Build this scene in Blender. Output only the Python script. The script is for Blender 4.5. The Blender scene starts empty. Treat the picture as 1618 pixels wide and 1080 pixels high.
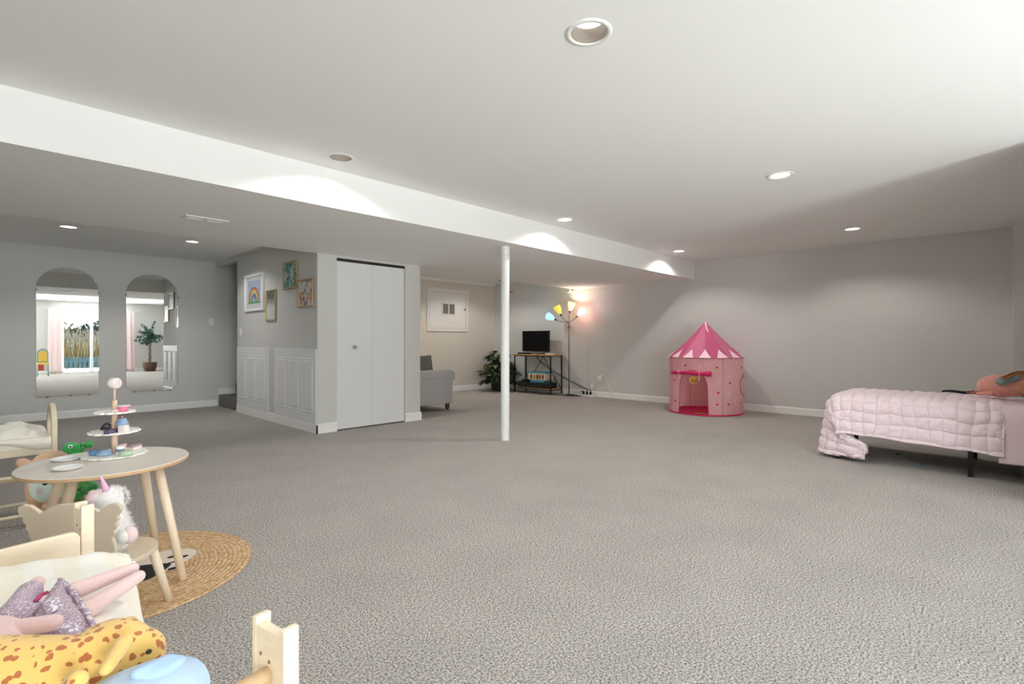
import bpy, bmesh, math, random
from mathutils import Vector, Matrix, noise
random.seed(7)
PI = math.pi
scene = bpy.context.scene
C = scene.collection

# ---------------------------------------------------------------- camera
YAW = math.radians(43.77); CC, SS = math.cos(YAW), math.sin(YAW)
FPX, HCAM, CY = 809.0, 1.10, 538.0
cam_d = bpy.data.cameras.new('camera'); cam = bpy.data.objects.new('camera', cam_d); C.objects.link(cam)
cam_d.sensor_width = 36.0; cam_d.lens = 18.0; cam_d.shift_y = -2.0/1618
cam_d.clip_start = 0.05; cam_d.clip_end = 300
cam.location = (0, 0, HCAM); cam.rotation_euler = (PI/2, 0, YAW - PI/2)
scene.camera = cam

def P(px, py, z=0.0):
    D = (HCAM-z)*FPX/(py-CY); L = (px-809)/FPX*D
    return Vector((D*CC+L*SS, D*SS-L*CC, z))
def ray(px):
    a = YAW-math.atan((px-809)/FPX); return math.cos(a), math.sin(a)
def on_x(px, py, X):
    a, b = ray(px); Y = X*b/a; D = X*CC+Y*SS
    return Vector((X, Y, HCAM-(py-CY)*D/FPX))
def on_y(px, py, Y):
    a, b = ray(px); X = Y*a/b; D = X*CC+Y*SS
    return Vector((X, Y, HCAM-(py-CY)*D/FPX))

# ---------------------------------------------------------------- world and exposure
w = bpy.data.worlds.new('sky'); scene.world = w; w.use_nodes = True
nt = w.node_tree; nt.nodes.clear()
wo = nt.nodes.new('ShaderNodeOutputWorld'); bg = nt.nodes.new('ShaderNodeBackground')
tc = nt.nodes.new('ShaderNodeTexCoord'); sp = nt.nodes.new('ShaderNodeSeparateXYZ'); rp = nt.nodes.new('ShaderNodeValToRGB')
nt.links.new(tc.outputs['Generated'], sp.inputs[0]); nt.links.new(sp.outputs['Z'], rp.inputs[0]); nt.links.new(rp.outputs[0], bg.inputs[0])
rp.color_ramp.elements[0].color = (0.93, 0.96, 1, 1); rp.color_ramp.elements[1].color = (0.62, 0.78, 1, 1)
bg.inputs[1].default_value = 1.15; nt.links.new(bg.outputs[0], wo.inputs[0])
scene.view_settings.view_transform = 'Standard'; scene.view_settings.look = 'None'
scene.view_settings.exposure = 0.64; scene.view_settings.gamma = 1.0
scene.view_settings.use_curve_mapping = False
scene.cycles.use_denoising = True
scene.cycles.max_bounces = 12; scene.cycles.diffuse_bounces = 10
scene.cycles.caustics_reflective = False; scene.cycles.caustics_refractive = False
scene.cycles.sample_clamp_indirect = 6.0

def light(name, kind, loc, power, color=(1, 1, 1), size=1.0, size_y=None, rot=(0, 0, 0), spread=None, parent=None, shape=None):
    d = bpy.data.lights.new(name, kind); d.energy = power; d.color = color
    if kind == 'AREA':
        d.shape = shape or ('RECTANGLE' if size_y else 'DISK'); d.size = size
        if size_y: d.size_y = size_y
        if spread: d.spread = spread
    elif kind == 'POINT': d.shadow_soft_size = size
    elif kind == 'SPOT': d.shadow_soft_size = size
    o = bpy.data.objects.new(name, d); C.objects.link(o); o.location = loc; o.rotation_euler = rot
    if parent: o.parent = parent
    return o
DOOR_POWER, WINDOW_FILL_POWER, DOWN_POWER = 310.0, 155.0, 32.0
# area lamp on the terrace, standing in for daylight bounced through the glass door
light('terrace_bounce_stand_in', 'AREA', (2.72, -4.10, 0.05), DOOR_POWER, (0.98, 0.99, 1.0), 1.5, 0.5, rot=(math.radians(165), 0, 0))
# fill lamp behind an unseen window, both added to brighten the room
light('added_window_fill', 'AREA', (-0.15, -3.68, 1.45), WINDOW_FILL_POWER, (0.96, 0.98, 1.0), 1.5, 1.1, rot=(math.radians(94), 0, 0))

# ---------------------------------------------------------------- helpers
def lin(r, g, b):
    f = lambda v: (v/255/12.92) if v/255 <= 0.04045 else ((v/255+0.055)/1.055)**2.4
    return (f(r), f(g), f(b), 1.0)
MATS = {}
def mat(name, rgb, rough=0.6, metal=0.0, bump=0.0, scale=60, var=0.0, sheen=0.0, emit=None, estr=0.0, spec=None, vscale=None, trans=0.0, stretch=None):
    if name in MATS: return MATS[name]
    m = bpy.data.materials.new(name); m.use_nodes = True; t = m.node_tree; n = t.nodes; b = n['Principled BSDF']
    col = lin(*rgb); b.inputs['Base Color'].default_value = col
    b.inputs['Roughness'].default_value = rough; b.inputs['Metallic'].default_value = metal
    if spec is not None: b.inputs['Specular IOR Level'].default_value = spec
    if sheen: b.inputs['Sheen Weight'].default_value = sheen
    if trans: b.inputs['Transmission Weight'].default_value = trans
    if emit: b.inputs['Emission Color'].default_value = lin(*emit); b.inputs['Emission Strength'].default_value = estr
    co = n.new('ShaderNodeTexCoord'); src = co.outputs['Object']
    if stretch:
        mp = n.new('ShaderNodeMapping'); mp.inputs['Scale'].default_value = stretch; t.links.new(src, mp.inputs[0]); src = mp.outputs[0]
    if var or bump:
        nz = n.new('ShaderNodeTexNoise'); nz.inputs['Scale'].default_value = scale; nz.inputs['Detail'].default_value = 5; t.links.new(src, nz.inputs['Vector'])
    if var:
        nv = nz
        if vscale:
            nv = n.new('ShaderNodeTexNoise'); nv.inputs['Scale'].default_value = vscale; nv.inputs['Detail'].default_value = 4; t.links.new(src, nv.inputs['Vector'])
        r = n.new('ShaderNodeValToRGB'); r.color_ramp.elements[0].position = 0.3; r.color_ramp.elements[1].position = 0.7
        r.color_ramp.elements[0].color = tuple(c*(1-var) for c in col[:3])+(1,); r.color_ramp.elements[1].color = tuple(min(1, c*(1+var)) for c in col[:3])+(1,)
        t.links.new(nv.outputs['Fac'], r.inputs[0]); t.links.new(r.outputs[0], b.inputs['Base Color'])
    if bump:
        bp = n.new('ShaderNodeBump'); bp.inputs['Strength'].default_value = min(1, bump); bp.inputs['Distance'].default_value = 0.004
        t.links.new(nz.outputs['Fac'], bp.inputs['Height']); t.links.new(bp.outputs[0], b.inputs['Normal'])
    MATS[name] = m; return m

class MB:
    """collects shapes into one mesh"""
    def __init__(s): s.bm = bmesh.new()
    def _tag(s, before, mi, smooth=False):
        for f in s.bm.faces:
            if f.index == -1 or f not in before: pass
    def add(s, verts, faces, mi=0, smooth=False):
        vs = [s.bm.verts.new(v) for v in verts]
        out = []
        for f in faces:
            try:
                fc = s.bm.faces.new([vs[i] for i in f]); fc.material_index = mi; fc.smooth = smooth; out.append(fc)
            except ValueError: pass
        return vs
    def box(s, lo, hi, mi=0, M=None, bev=0.0):
        x0, y0, z0 = lo; x1, y1, z1 = hi
        if bev > 0:
            t = bmesh.new(); bmesh.ops.create_cube(t, size=1.0)
            for v in t.verts: v.co = Vector(((x0+x1)/2+v.co.x*(x1-x0), (y0+y1)/2+v.co.y*(y1-y0), (z0+z1)/2+v.co.z*(z1-z0)))
            bmesh.ops.bevel(t, geom=list(t.edges), offset=bev, segments=2, affect='EDGES', profile=0.5)
            t.verts.index_update()
            vs = [v.co.copy() for v in t.verts]; fs = [[v.index for v in f.verts] for f in t.faces]; t.free()
        else:
            vs = [Vector(p) for p in ((x0,y0,z0),(x1,y0,z0),(x1,y1,z0),(x0,y1,z0),(x0,y0,z1),(x1,y0,z1),(x1,y1,z1),(x0,y1,z1))]
            fs = [(0,3,2,1),(4,5,6,7),(0,1,5,4),(1,2,6,5),(2,3,7,6),(3,0,4,7)]
        if M: vs = [M @ v for v in vs]
        s.add(vs, fs, mi, False); return s
    def tube(s, pts, r, n=10, mi=0, cap=True, closed=False):
        pts = [Vector(p) for p in pts]; rs = r if isinstance(r, (list, tuple)) else [r]*len(pts)
        N = len(pts); vs = []; prev = None
        for i, p in enumerate(pts):
            if closed: t = pts[(i+1) % N]-pts[i-1]
            else: t = (pts[min(i+1, N-1)]-pts[max(i-1, 0)])
            t.normalize()
            if prev is None:
                a = Vector((0, 0, 1)) if abs(t.z) < 0.9 else Vector((1, 0, 0)); u = t.cross(a).normalized()
            else: u = (prev-t*prev.dot(t)).normalized()
            prev = u; v = t.cross(u)
            for k in range(n):
                a = 2*PI*k/n; vs.append(p+(u*math.cos(a)+v*math.sin(a))*rs[i])
        fs = []
        for i in range(N if closed else N-1):
            j = (i+1) % N
            for k in range(n): fs.append((i*n+k, i*n+(k+1) % n, j*n+(k+1) % n, j*n+k))
        if cap and not closed: fs += [tuple(range(n-1, -1, -1)), tuple((N-1)*n+k for k in range(n))]
        s.add(vs, fs, mi, True); return s
    def lathe(s, prof, c=(0, 0, 0), n=32, mi=0, M=None, smooth=True, caps=True):
        c = Vector(c); vs = []
        for r, z in prof:
            for k in range(n):
                a = 2*PI*k/n; v = Vector((r*math.cos(a), r*math.sin(a), z)); vs.append((M @ v if M else v)+c)
        fs = []
        for i in range(len(prof)-1):
            for k in range(n): fs.append((i*n+k, i*n+(k+1) % n, (i+1)*n+(k+1) % n, (i+1)*n+k))
        if caps:
            if prof[0][0] > 1e-5: fs.append(tuple(range(n-1, -1, -1)))
            if prof[-1][0] > 1e-5: fs.append(tuple((len(prof)-1)*n+k for k in range(n)))
        s.add(vs, fs, mi, smooth); return s
    def prism(s, outline, depth, M=None, mi=0, smooth=False):
        """outline of (x, y) extruded along local +z by depth"""
        n = len(outline); vs = [Vector((x, y, 0)) for x, y in outline]+[Vector((x, y, depth)) for x, y in outline]
        if M: vs = [M @ v for v in vs]
        fs = [tuple(range(n-1, -1, -1)), tuple(range(n, 2*n))]+[(i, (i+1) % n, n+(i+1) % n, n+i) for i in range(n)]
        s.add(vs, fs, mi, smooth); return s
    def ell(s, c, r, M=None, mi=0, u=20, v=12):
        vs = []; c = Vector(c); r = r if isinstance(r, (tuple, list)) else (r, r, r)
        for i in range(1, v):
            ph = PI*i/v
            for k in range(u):
                a = 2*PI*k/u; p = Vector((r[0]*math.sin(ph)*math.cos(a), r[1]*math.sin(ph)*math.sin(a), r[2]*math.cos(ph))); vs.append((M @ p if M else p)+c)
        t = Vector((0, 0, r[2])); b = -t; vs += [(M @ t if M else t)+c, (M @ b if M else b)+c]
        fs = []
        for i in range(v-2):
            for k in range(u): fs.append((i*u+k, (i+1)*u+k, (i+1)*u+(k+1) % u, i*u+(k+1) % u))
        T = len(vs)-2; B = T+1
        for k in range(u): fs.append((T, k, (k+1) % u)); fs.append((B, (v-2)*u+(k+1) % u, (v-2)*u+k))
        s.add(vs, fs, mi, True); return s
    def grid(s, fn, nu, nv, mi=0, smooth=True):
        vs = [fn(i/nu, j/nv) for j in range(nv+1) for i in range(nu+1)]
        fs = [(j*(nu+1)+i, j*(nu+1)+i+1, (j+1)*(nu+1)+i+1, (j+1)*(nu+1)+i) for j in range(nv) for i in range(nu)]
        s.add(vs, fs, mi, smooth); return s
    def build(s, name, mats, parent=None, loc=None, rot=None):
        bmesh.ops.recalc_face_normals(s.bm, faces=list(s.bm.faces)) if len(s.bm.faces) < 60000 else None
        me = bpy.data.meshes.new(name); s.bm.to_mesh(me); s.bm.free()
        for m in (mats if isinstance(mats, (list, tuple)) else [mats]): me.materials.append(m)
        o = bpy.data.objects.new(name, me); C.objects.link(o)
        if parent: o.parent = parent
        if loc is not None: o.location = loc
        if rot is not None: o.rotation_euler = rot
        return o

def tag(o, label, cat, group=None, kind=None):
    o['label'] = label; o['category'] = cat
    if group: o['group'] = group
    if kind: o['kind'] = kind
    return o
def structure(o, label=None):
    o['kind'] = 'structure'
    if label: o['label'] = label
    return o
def thing(name, label, cat, loc=(0, 0, 0), rz=0.0, group=None, rot=None):
    o = bpy.data.objects.new(name, None); C.objects.link(o); o.location = loc; o.rotation_euler = rot or (0, 0, rz)
    o.empty_display_size = 0.1
    return tag(o, label, cat, group)
def part_label(o, label): o['label'] = label; return o
def dup(root, loc=None, rz=None, label=None):
    r = root.copy(); C.objects.link(r)
    if loc is not None: r.location = loc
    if rz is not None: r.rotation_euler = (0, 0, rz)
    if label: r['label'] = label
    for ch in list(root.children):
        c2 = ch.copy(); C.objects.link(c2); c2.parent = r
        for g in list(ch.children):
            d = g.copy(); C.objects.link(d); d.parent = c2
    return r
def subsurf(o, lv=2):
    m = o.modifiers.new('sub', 'SUBSURF'); m.levels = lv; m.render_levels = lv; return o
def bevel(o, wd=0.003, seg=2):
    m = o.modifiers.new('bev', 'BEVEL'); m.width = wd; m.segments = seg; m.limit_method = 'ANGLE'; m.angle_limit = math.radians(40); return o
def remesh(o, vox=0.004, sm=6):
    m = o.modifiers.new('remesh', 'REMESH'); m.mode = 'VOXEL'; m.voxel_size = vox; m.use_smooth_shade = True
    k = o.modifiers.new('smooth', 'SMOOTH'); k.iterations = sm; k.factor = 0.6; return o
def frame_axes(xa, ya, o=(0, 0, 0)):
    xa = Vector(xa).normalized(); ya = Vector(ya); ya = (ya-xa*ya.dot(xa)).normalized(); za = xa.cross(ya)
    M = Matrix((xa, ya, za)).transposed().to_4x4(); M.translation = Vector(o); return M
def rotz(a): return Matrix.Rotation(a, 4, 'Z')
def capsule(mb, a, b, ra, rb, n=14):
    a, b = Vector(a), Vector(b); d = (b-a); L = d.length; d.normalize()
    pts, rs = [], []
    for i in range(5):
        t = PI/2*i/5; pts.append(a-d*ra*math.cos(t)); rs.append(max(1e-4, ra*math.sin(t)))
    for i in range(5): pts.append(a+d*L*i/4); rs.append(ra+(rb-ra)*i/4)
    for i in range(5):
        t = PI/2*(i+1)/5; pts.append(b+d*rb*math.sin(t)); rs.append(max(1e-4, rb*math.cos(t)))
    mb.tube(pts, rs, n); return mb

# ---------------------------------------------------------------- materials of the room
paint = mat('wall_paint', (208, 208, 205), 0.85, bump=0.12, scale=220)
paint_lamplit = mat('nook_lamplit_paint', (212, 204, 192), 0.85, bump=0.12, scale=220)  # warm tone of the lamplight put into the nook's wall colour
ceilm = mat('ceiling_paint', (236, 236, 234), 0.9, bump=0.08, scale=200)
trimm = mat('white_trim_paint', (238, 238, 236), 0.45)
doorm = mat('white_door_paint', (226, 227, 227), 0.5, bump=0.03, scale=90)
black = mat('black_plastic', (14, 14, 15), 0.4)
def carpet_mat(name, dark, light_):
    m = bpy.data.materials.new(name); m.use_nodes = True; t = m.node_tree; n = t.nodes; b = n['Principled BSDF']
    b.inputs['Roughness'].default_value = 0.98; b.inputs['Specular IOR Level'].default_value = 0.1; b.inputs['Sheen Weight'].default_value = 0.15
    co = n.new('ShaderNodeTexCoord')
    n1 = n.new('ShaderNodeTexNoise'); n1.inputs['Scale'].default_value = 125; n1.inputs['Detail'].default_value = 4; n1.inputs['Roughness'].default_value = 0.75
    n2 = n.new('ShaderNodeTexNoise'); n2.inputs['Scale'].default_value = 2.6; n2.inputs['Detail'].default_value = 4
    n3 = n.new('ShaderNodeTexVoronoi'); n3.inputs['Scale'].default_value = 150
    for q in (n1, n2, n3): t.links.new(co.outputs['Object'], q.inputs['Vector'])
    r = n.new('ShaderNodeValToRGB'); r.color_ramp.elements[0].position = 0.40; r.color_ramp.elements[1].position = 0.60
    r.color_ramp.elements[0].color = lin(*dark); r.color_ramp.elements[1].color = lin(*light_)
    t.links.new(n1.outputs['Fac'], r.inputs[0])
    mx = n.new('ShaderNodeMix'); mx.data_type = 'RGBA'; mx.blend_type = 'MULTIPLY'; mx.inputs['Factor'].default_value = 0.5
    r2 = n.new('ShaderNodeValToRGB'); r2.color_ramp.elements[0].position = 0.35; r2.color_ramp.elements[1].position = 0.65
    r2.color_ramp.elements[0].color = (0.82, 0.82, 0.82, 1); r2.color_ramp.elements[1].color = (1.0, 1.0, 1.0, 1)
    t.links.new(n2.outputs['Fac'], r2.inputs[0]); t.links.new(r.outputs[0], mx.inputs['A']); t.links.new(r2.outputs[0], mx.inputs['B'])
    t.links.new(mx.outputs['Result'], b.inputs['Base Color'])
    bp = n.new('ShaderNodeBump'); bp.inputs['Strength'].default_value = 0.8; bp.inputs['Distance'].default_value = 0.014
    t.links.new(n1.outputs['Fac'], bp.inputs['Height']); t.links.new(bp.outputs[0], b.inputs['Normal']); return m
carpet = carpet_mat('grey_carpet', (102, 96, 91), (234, 228, 221))

# ---------------------------------------------------------------- the room
XL, XR = -1.2, 8.43
YB = -3.6          # rear wall with the sliding door
YS0, YS1 = 3.78, 5.90   # soffit
YN = 6.24          # soffit end over the nook
YF = 9.6; YK = 8.65; ZC, ZS, ZL = 2.44, 2.14, 2.42
CX0, CX1, CYF = 2.78, 4.26, 5.85   # closet block
XP, YP = 4.86, -0.16   # partition by the bed
b = MB(); b.box((XL-0.2, YB-0.05, -0.12), (XR+0.2, YF+0.2, 0)); structure(b.build('floor', carpet))

DL = [(x, y) for x in (1.84, 4.50, 7.26) for y in (1.30, 3.50)]+[(1.84, -1.6), (-0.4, 1.3), (-0.4, 3.50)]
DL2 = [(0.73, 7.82), (1.98, 7.80)]
RH = 0.078
def ceiling(name, x0, x1, y0, y1, z, lights, R=RH, q=0.13, thick=0.25):
    xs = sorted({x0, x1} | {v for l in lights for v in (l[0]-q, l[0]+q)}); ys = sorted({y0, y1} | {v for l in lights for v in (l[1]-q, l[1]+q)})
    b = MB()
    for i in range(len(xs)-1):
        for j in range(len(ys)-1):
            cx, cy = (xs[i]+xs[i+1])/2, (ys[j]+ys[j+1])/2
            hit = [l for l in lights if abs(l[0]-cx) < 0.01 and abs(l[1]-cy) < 0.01]
            if not hit:
                b.add([(xs[i], ys[j], z), (xs[i+1], ys[j], z), (xs[i+1], ys[j+1], z), (xs[i], ys[j+1], z)], [(3, 2, 1, 0)])
            else:
                n = 40; vs = []
                for k in range(n):
                    a = 2*PI*k/n; cs, sn = math.cos(a), math.sin(a); m = max(abs(cs), abs(sn))
                    vs.append((cx+R*cs, cy+R*sn, z))
                for k in range(n):
                    a = 2*PI*k/n; cs, sn = math.cos(a), math.sin(a); m = max(abs(cs), abs(sn))
                    vs.append((cx+q*cs/m, cy+q*sn/m, z))
                b.add(vs, [(k, n+k, n+(k+1) % n, (k+1) % n) for k in range(n)])
    b.add([(x0, y0, z+thick), (x1, y0, z+thick), (x1, y1, z+thick), (x0, y1, z+thick)], [(0, 1, 2, 3)])
    b.add([(x0, y0, z), (x1, y0, z), (x1, y0, z+thick), (x0, y0, z+thick)], [(0, 1, 2, 3)])
    b.add([(x0, y1, z), (x1, y1, z), (x1, y1, z+thick), (x0, y1, z+thick)], [(3, 2, 1, 0)])
    return structure(b.build(name, ceilm))
ceiling('ceiling', XL, XR, YB, YS0, ZC, DL)
ceiling('ceiling', XL, CX0+0.05, YS1, YF, ZL, DL2, thick=0.27)
ceiling('ceiling', CX1-0.05, XR, YN, YK, ZL, [(5.3, 7.6), (7.2, 7.6)], thick=0.27)
b = MB(); b.box((XL, YS0, ZS), (XR, YS1, ZL+0.27)); b.box((CX1, YS1-0.001, ZS), (XR, YN, ZL+0.27)); structure(b.build('ceiling_beam', ceilm), 'wide boxed beam running under the ceiling')

T = 0.15
def wall(name, lo, hi, m=paint): b = MB(); b.box(lo, hi); return structure(b.build(name, m))
wall('wall_right', (XR, -1.0, 0), (XR+T, YK+T, 2.7), paint)
wall('wall_front', (XL-T, YF, 0), (5.6, YF+T, 2.9))
wall('wall_left', (XL-T, YB-T, 0), (XL, YF, 2.7))
wall('wall_nook', (CX1, YK, 0), (XR, YK+T, 2.7), paint_lamplit)
wall('wall_pier', (7.90, -1.2, 0), (XR, -0.085, ZC))
wall('wall_partition', (XP, YB-T, 0), (XP+0.12, YP, ZC))
wall('wall_alcove', (XP+0.12, -1.2, 0), (7.90, -1.05, ZC))
# closet block, the closet stays hollow behind its doors
DX0, DX1 = on_y(532, 500, CYF).x, on_y(640, 500, CYF).x; DZ = 2.075
b = MB(); b.box((CX0, CYF, 0), (DX0, CYF+0.1, ZS)); b.box((DX1, CYF, 0), (CX1, CYF+0.1, ZS)); b.box((DX0, CYF, DZ+0.035), (DX1, CYF+0.1, ZS))
b.box((CX0, CYF+0.1, 0), (CX0+0.1, 8.55, 2.9)); b.box((CX1-0.1, CYF+0.1, 0), (CX1, YK+T, 2.7)); b.box((CX0+0.1, 7.0, 0), (CX1-0.1, 7.1, 2.7)); b.box((CX0+0.1, 8.45, 0), (5.6, 8.55, 2.9))
b.box((CX0+0.1, CYF+0.1, 2.3), (CX1-0.1, 7.0, 2.7))
structure(b.build('wall_closet', paint))
b = MB(); b.box((CX0, 8.55, 2.9), (5.6, YF+T, 3.0)); b.box((5.6, 8.45, 0), (5.7, YF+T, 3.0)); structure(b.build('wall_stairwell', paint))
b = MB(); b.box((CX0, 8.551, 2.34), (CX0+0.1, YF, 2.9)); structure(b.build('wall_stair_header', paint))
# rear wall with the sliding door and the added, unseen window
SD0, SD1, SDZ = 1.95, 3.50, 2.03; W0, W1, WZ0, WZ1 = -0.9, 0.6, 0.9, 2.0
b = MB()
for x0, x1, z0, z1 in ((XL, W0, 0, 2.7), (W0, W1, 0, WZ0), (W0, W1, WZ1, 2.7), (W1, SD0, 0, 2.7), (SD0, SD1, SDZ, 2.7), (SD1, XP, 0, 2.7)):
    b.box((x0, YB-T, z0), (x1, YB, z1))
structure(b.build('wall_rear', paint))

# baseboards
def base(name, a, bb, nrm, h=0.105, t=0.014):
    """baseboard from a to bb (xy), nrm points into the room"""
    a = Vector((a[0], a[1], 0)); e = Vector((bb[0], bb[1], 0)); d = (e-a).normalized(); n_ = Vector((nrm[0], nrm[1], 0))
    prof = [(0, 0), (t, 0), (t, h*0.86), (t*0.45, h), (0, h)]
    vs = [a+n_*x+Vector((0, 0, z)) for x, z in prof]+[e+n_*x+Vector((0, 0, z)) for x, z in prof]
    b = MB(); b.add(vs, [(0, 1, 2, 3, 4), (9, 8, 7, 6, 5)]+[(i, 5+i, 5+(i+1) % 5, (i+1) % 5) for i in range(5)]); return structure(b.build(name, trimm))
base('baseboard_right', (XR, -0.085), (XR, YK), (-1, 0))
base('baseboard_front', (XL, YF), (CX0+0.04, YF), (0, -1))
base('baseboard_left', (XL, YB), (XL, YF), (1, 0))
base('baseboard_nook', (CX1, YK), (XR, YK), (0, -1))
base('baseboard_closet_side', (CX0, CYF-0.014), (CX0, 8.55), (-1, 0), 0.115)
base('baseboard_closet_front', (CX0-0.014, CYF), (DX0, CYF), (0, -1), 0.115)
base('baseboard_closet_front', (DX1, CYF), (CX1+0.014, CYF), (0, -1), 0.115)
base('baseboard_closet_nook_side', (CX1, CYF), (CX1, YK), (1, 0), 0.115)
base('baseboard_rear', (W1, YB), (SD0-0.05, YB), (0, 1)); base('baseboard_rear', (SD1+0.05, YB), (XP, YB), (0, 1)); base('baseboard_partition', (XP, YB), (XP, YP), (-1, 0))
b = MB(); b.box((CX1, YK-0.03, ZL-0.05), (XR, YK, ZL)); structure(b.build('trim_1', trimm))
b = MB(); b.box((CX0-0.03, YS1+0.02, ZL-0.03), (CX0, 8.55, ZL)); structure(b.build('trim_2', paint))
# stairs: carpeted treads climbing behind the closet
st = carpet_mat('stair_carpet', (78, 76, 74), (150, 147, 143))
b = MB()
for i in range(7):
    x = 2.84+i*0.26; z = 0.19*(i+1)
    b.box((x-0.02, 8.56, 0 if i == 0 else z-0.19), (5.6, YF-0.02, z), bev=0.018)
structure(b.build('stairs', st), 'carpeted staircase climbing out of sight behind the closet')
b = MB(); b.box((2.82, YF-0.02, 0.19), (5.5, YF, 0.29)); structure(b.build('trim_3', trimm))

# wainscot panels on the closet's side wall (old moulded doors cut to half height)
def wainscot(y0, y1, label):
    t = thing('wainscot_panel', label, 'wainscot panel', (CX0, (y0+y1)/2, 0.115), group='wainscot panels on the closet wall')
    wd = y1-y0; H = 0.885
    b = MB(); b.box((-0.016, -wd/2, 0), (0, wd/2, H), bev=0.003); b.build('board', doorm, t)
    n = 3; pw = (wd-0.06*(n+1))/n
    for i in range(n):
        ya = -wd/2+0.06+i*(pw+0.06); z0, z1 = 0.12, H-0.11
        b = MB()
        prof = [(0, 0.001), (0.012, 0.008), (0.024, 0.002), (0.045, 0.009)]
        rings = []
        for ins, dx in prof: rings.append([(-0.016-dx, ya+ins, z0+ins), (-0.016-dx, ya+pw-ins, z0+ins), (-0.016-dx, ya+pw-ins, z1-ins), (-0.016-dx, ya+ins, z1-ins)])
        vs = [v for r_ in rings for v in r_]; fs = []
        for r_ in range(len(rings)-1):
            for k in range(4): fs.append((r_*4+k, r_*4+(k+1) % 4, (r_+1)*4+(k+1) % 4, (r_+1)*4+k))
        m4 = (len(rings)-1)*4; fs.append((m4, m4+1, m4+2, m4+3)); b.add(vs, fs)
        b.build('raised_panel', doorm, t)
    return t
Yw = lambda px: on_x(px, 600, CX0).y
wainscot(Yw(425), 8.52, 'white moulded wainscot panel on the grey side wall, next to the stairs')
wainscot(CYF+0.01, Yw(435), 'wider white moulded wainscot panel on the grey side wall, nearest the closet corner')

# closet doors (bifold pair) with a dark track above
XM = (DX0+DX1)/2
cd = thing('closet_door', 'tall plain white folding closet door with one small round knob', 'door', (XM, CYF+0.03, 0))
for x0, x1, sg in ((DX0+0.006, XM-0.001, 1), (XM+0.001, DX1-0.006, -1)):
    b = MB(); b.box((x0-XM, -0.02, 0.015), (x1-XM, 0.012, DZ), bev=0.003); p_ = b.build('door_leaf', doorm, cd)
    p_.rotation_euler = (0, 0, 0)
b = MB(); kx = on_y(560, 548, CYF).x-XM; kz = on_y(560, 548, CYF).z
M = Matrix.Rotation(PI/2, 4, 'X')
b.lathe([(0.008, 0), (0.009, 0.012), (0.02, 0.018), (0.024, 0.028), (0.018, 0.036), (0.001, 0.038)], (kx, -0.02, kz), 20, M=M)
part_label(b.build('knob', mat('brushed_nickel', (175, 173, 168), 0.35, 0.9), cd), 'small round satin metal knob')
b = MB(); b.box((DX0-XM, -0.02, DZ+0.004), (DX1-XM, 0.03, DZ+0.034)); part_label(b.build('track', mat('track_dark', (30, 30, 30), 0.5), cd), 'dark metal track above the door')
b = MB(); b.box((DX1-XM-0.005, 0.0, 0.0), (DX1-XM, 0.03, DZ)); b.build('side_gap', black, cd)

# ---------------------------------------------------------------- recessed lights
trim_w = mat('downlight_trim', (236, 236, 233), 0.5); baffle = mat('downlight_baffle', (112, 104, 95), 0.6)
lens = mat('lit_lens', (255, 255, 250), 0.5, emit=(255, 251, 244), estr=3.0)
def downlight(label, x, y, z, deep=True, pw=1.0):
    deep = (x == 1.84)
    if x < 0 or y < 0: pw = 0.12
    t = thing('recessed_light', label, 'ceiling light', (x, y, z), group='recessed ceiling lights')
    b = MB(); b.lathe([(0.078, -0.001), (0.08, -0.006), (0.098, -0.005), (0.102, 0.0005)], n=40, caps=False); b.build('trim_ring', trim_w, t)
    d = 0.058 if deep else 0.001
    b = MB(); b.lathe([(0.0775, -0.002), (0.0765, d*0.3), (0.072, d*0.7), (0.068, d)], n=40, caps=False); b.build('baffle', baffle, t)
    b = MB(); b.lathe([(0.068 if deep else 0.0765, d), (0.035, d-0.004), (0.001, d-0.005)], n=32, caps=False); b.build('lens', lens, t)
    l_ = light('downlight_lamp', 'SPOT', (0, 0, -0.008), DOWN_POWER*pw, ((1.0, 0.95, 0.89) if x > 3 else (1.0, 0.98, 0.96)), 0.022, parent=t)
    l_.data.spot_size = math.radians(146); l_.data.spot_blend = 0.45
    return t
for (x, y), lb in zip(DL, ['largest recessed light, near the top middle of the ceiling', 'recessed light in front of the beam, nearest the left end',
    'recessed light in the middle of the front row, right of the steel post', 'recessed light beside the beam, just right of the steel post',
    'recessed light closest to the right wall above the bed', 'small recessed light by the far right end of the beam',
    'recessed light in the ceiling behind the camera', 'recessed light above the play corner, outside the picture', 'recessed light in front of the beam, outside the picture']):
    downlight(lb, x, y, ZC)
downlight('recessed light in the left rear ceiling, above the left mirror', DL2[0][0], DL2[0][1], ZL, False, 0.9)
downlight('recessed light in the left rear ceiling, nearer the stairs', DL2[1][0], DL2[1][1], ZL, False, 0.9)
for x, y, lb in ((5.3, 7.6, 'recessed light in the nook ceiling above the sofa, hidden by the beam'), (7.2, 7.6, 'recessed light in the nook ceiling near the television, hidden by the beam')): downlight(lb, x, y, ZL, True, 1.1)

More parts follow.
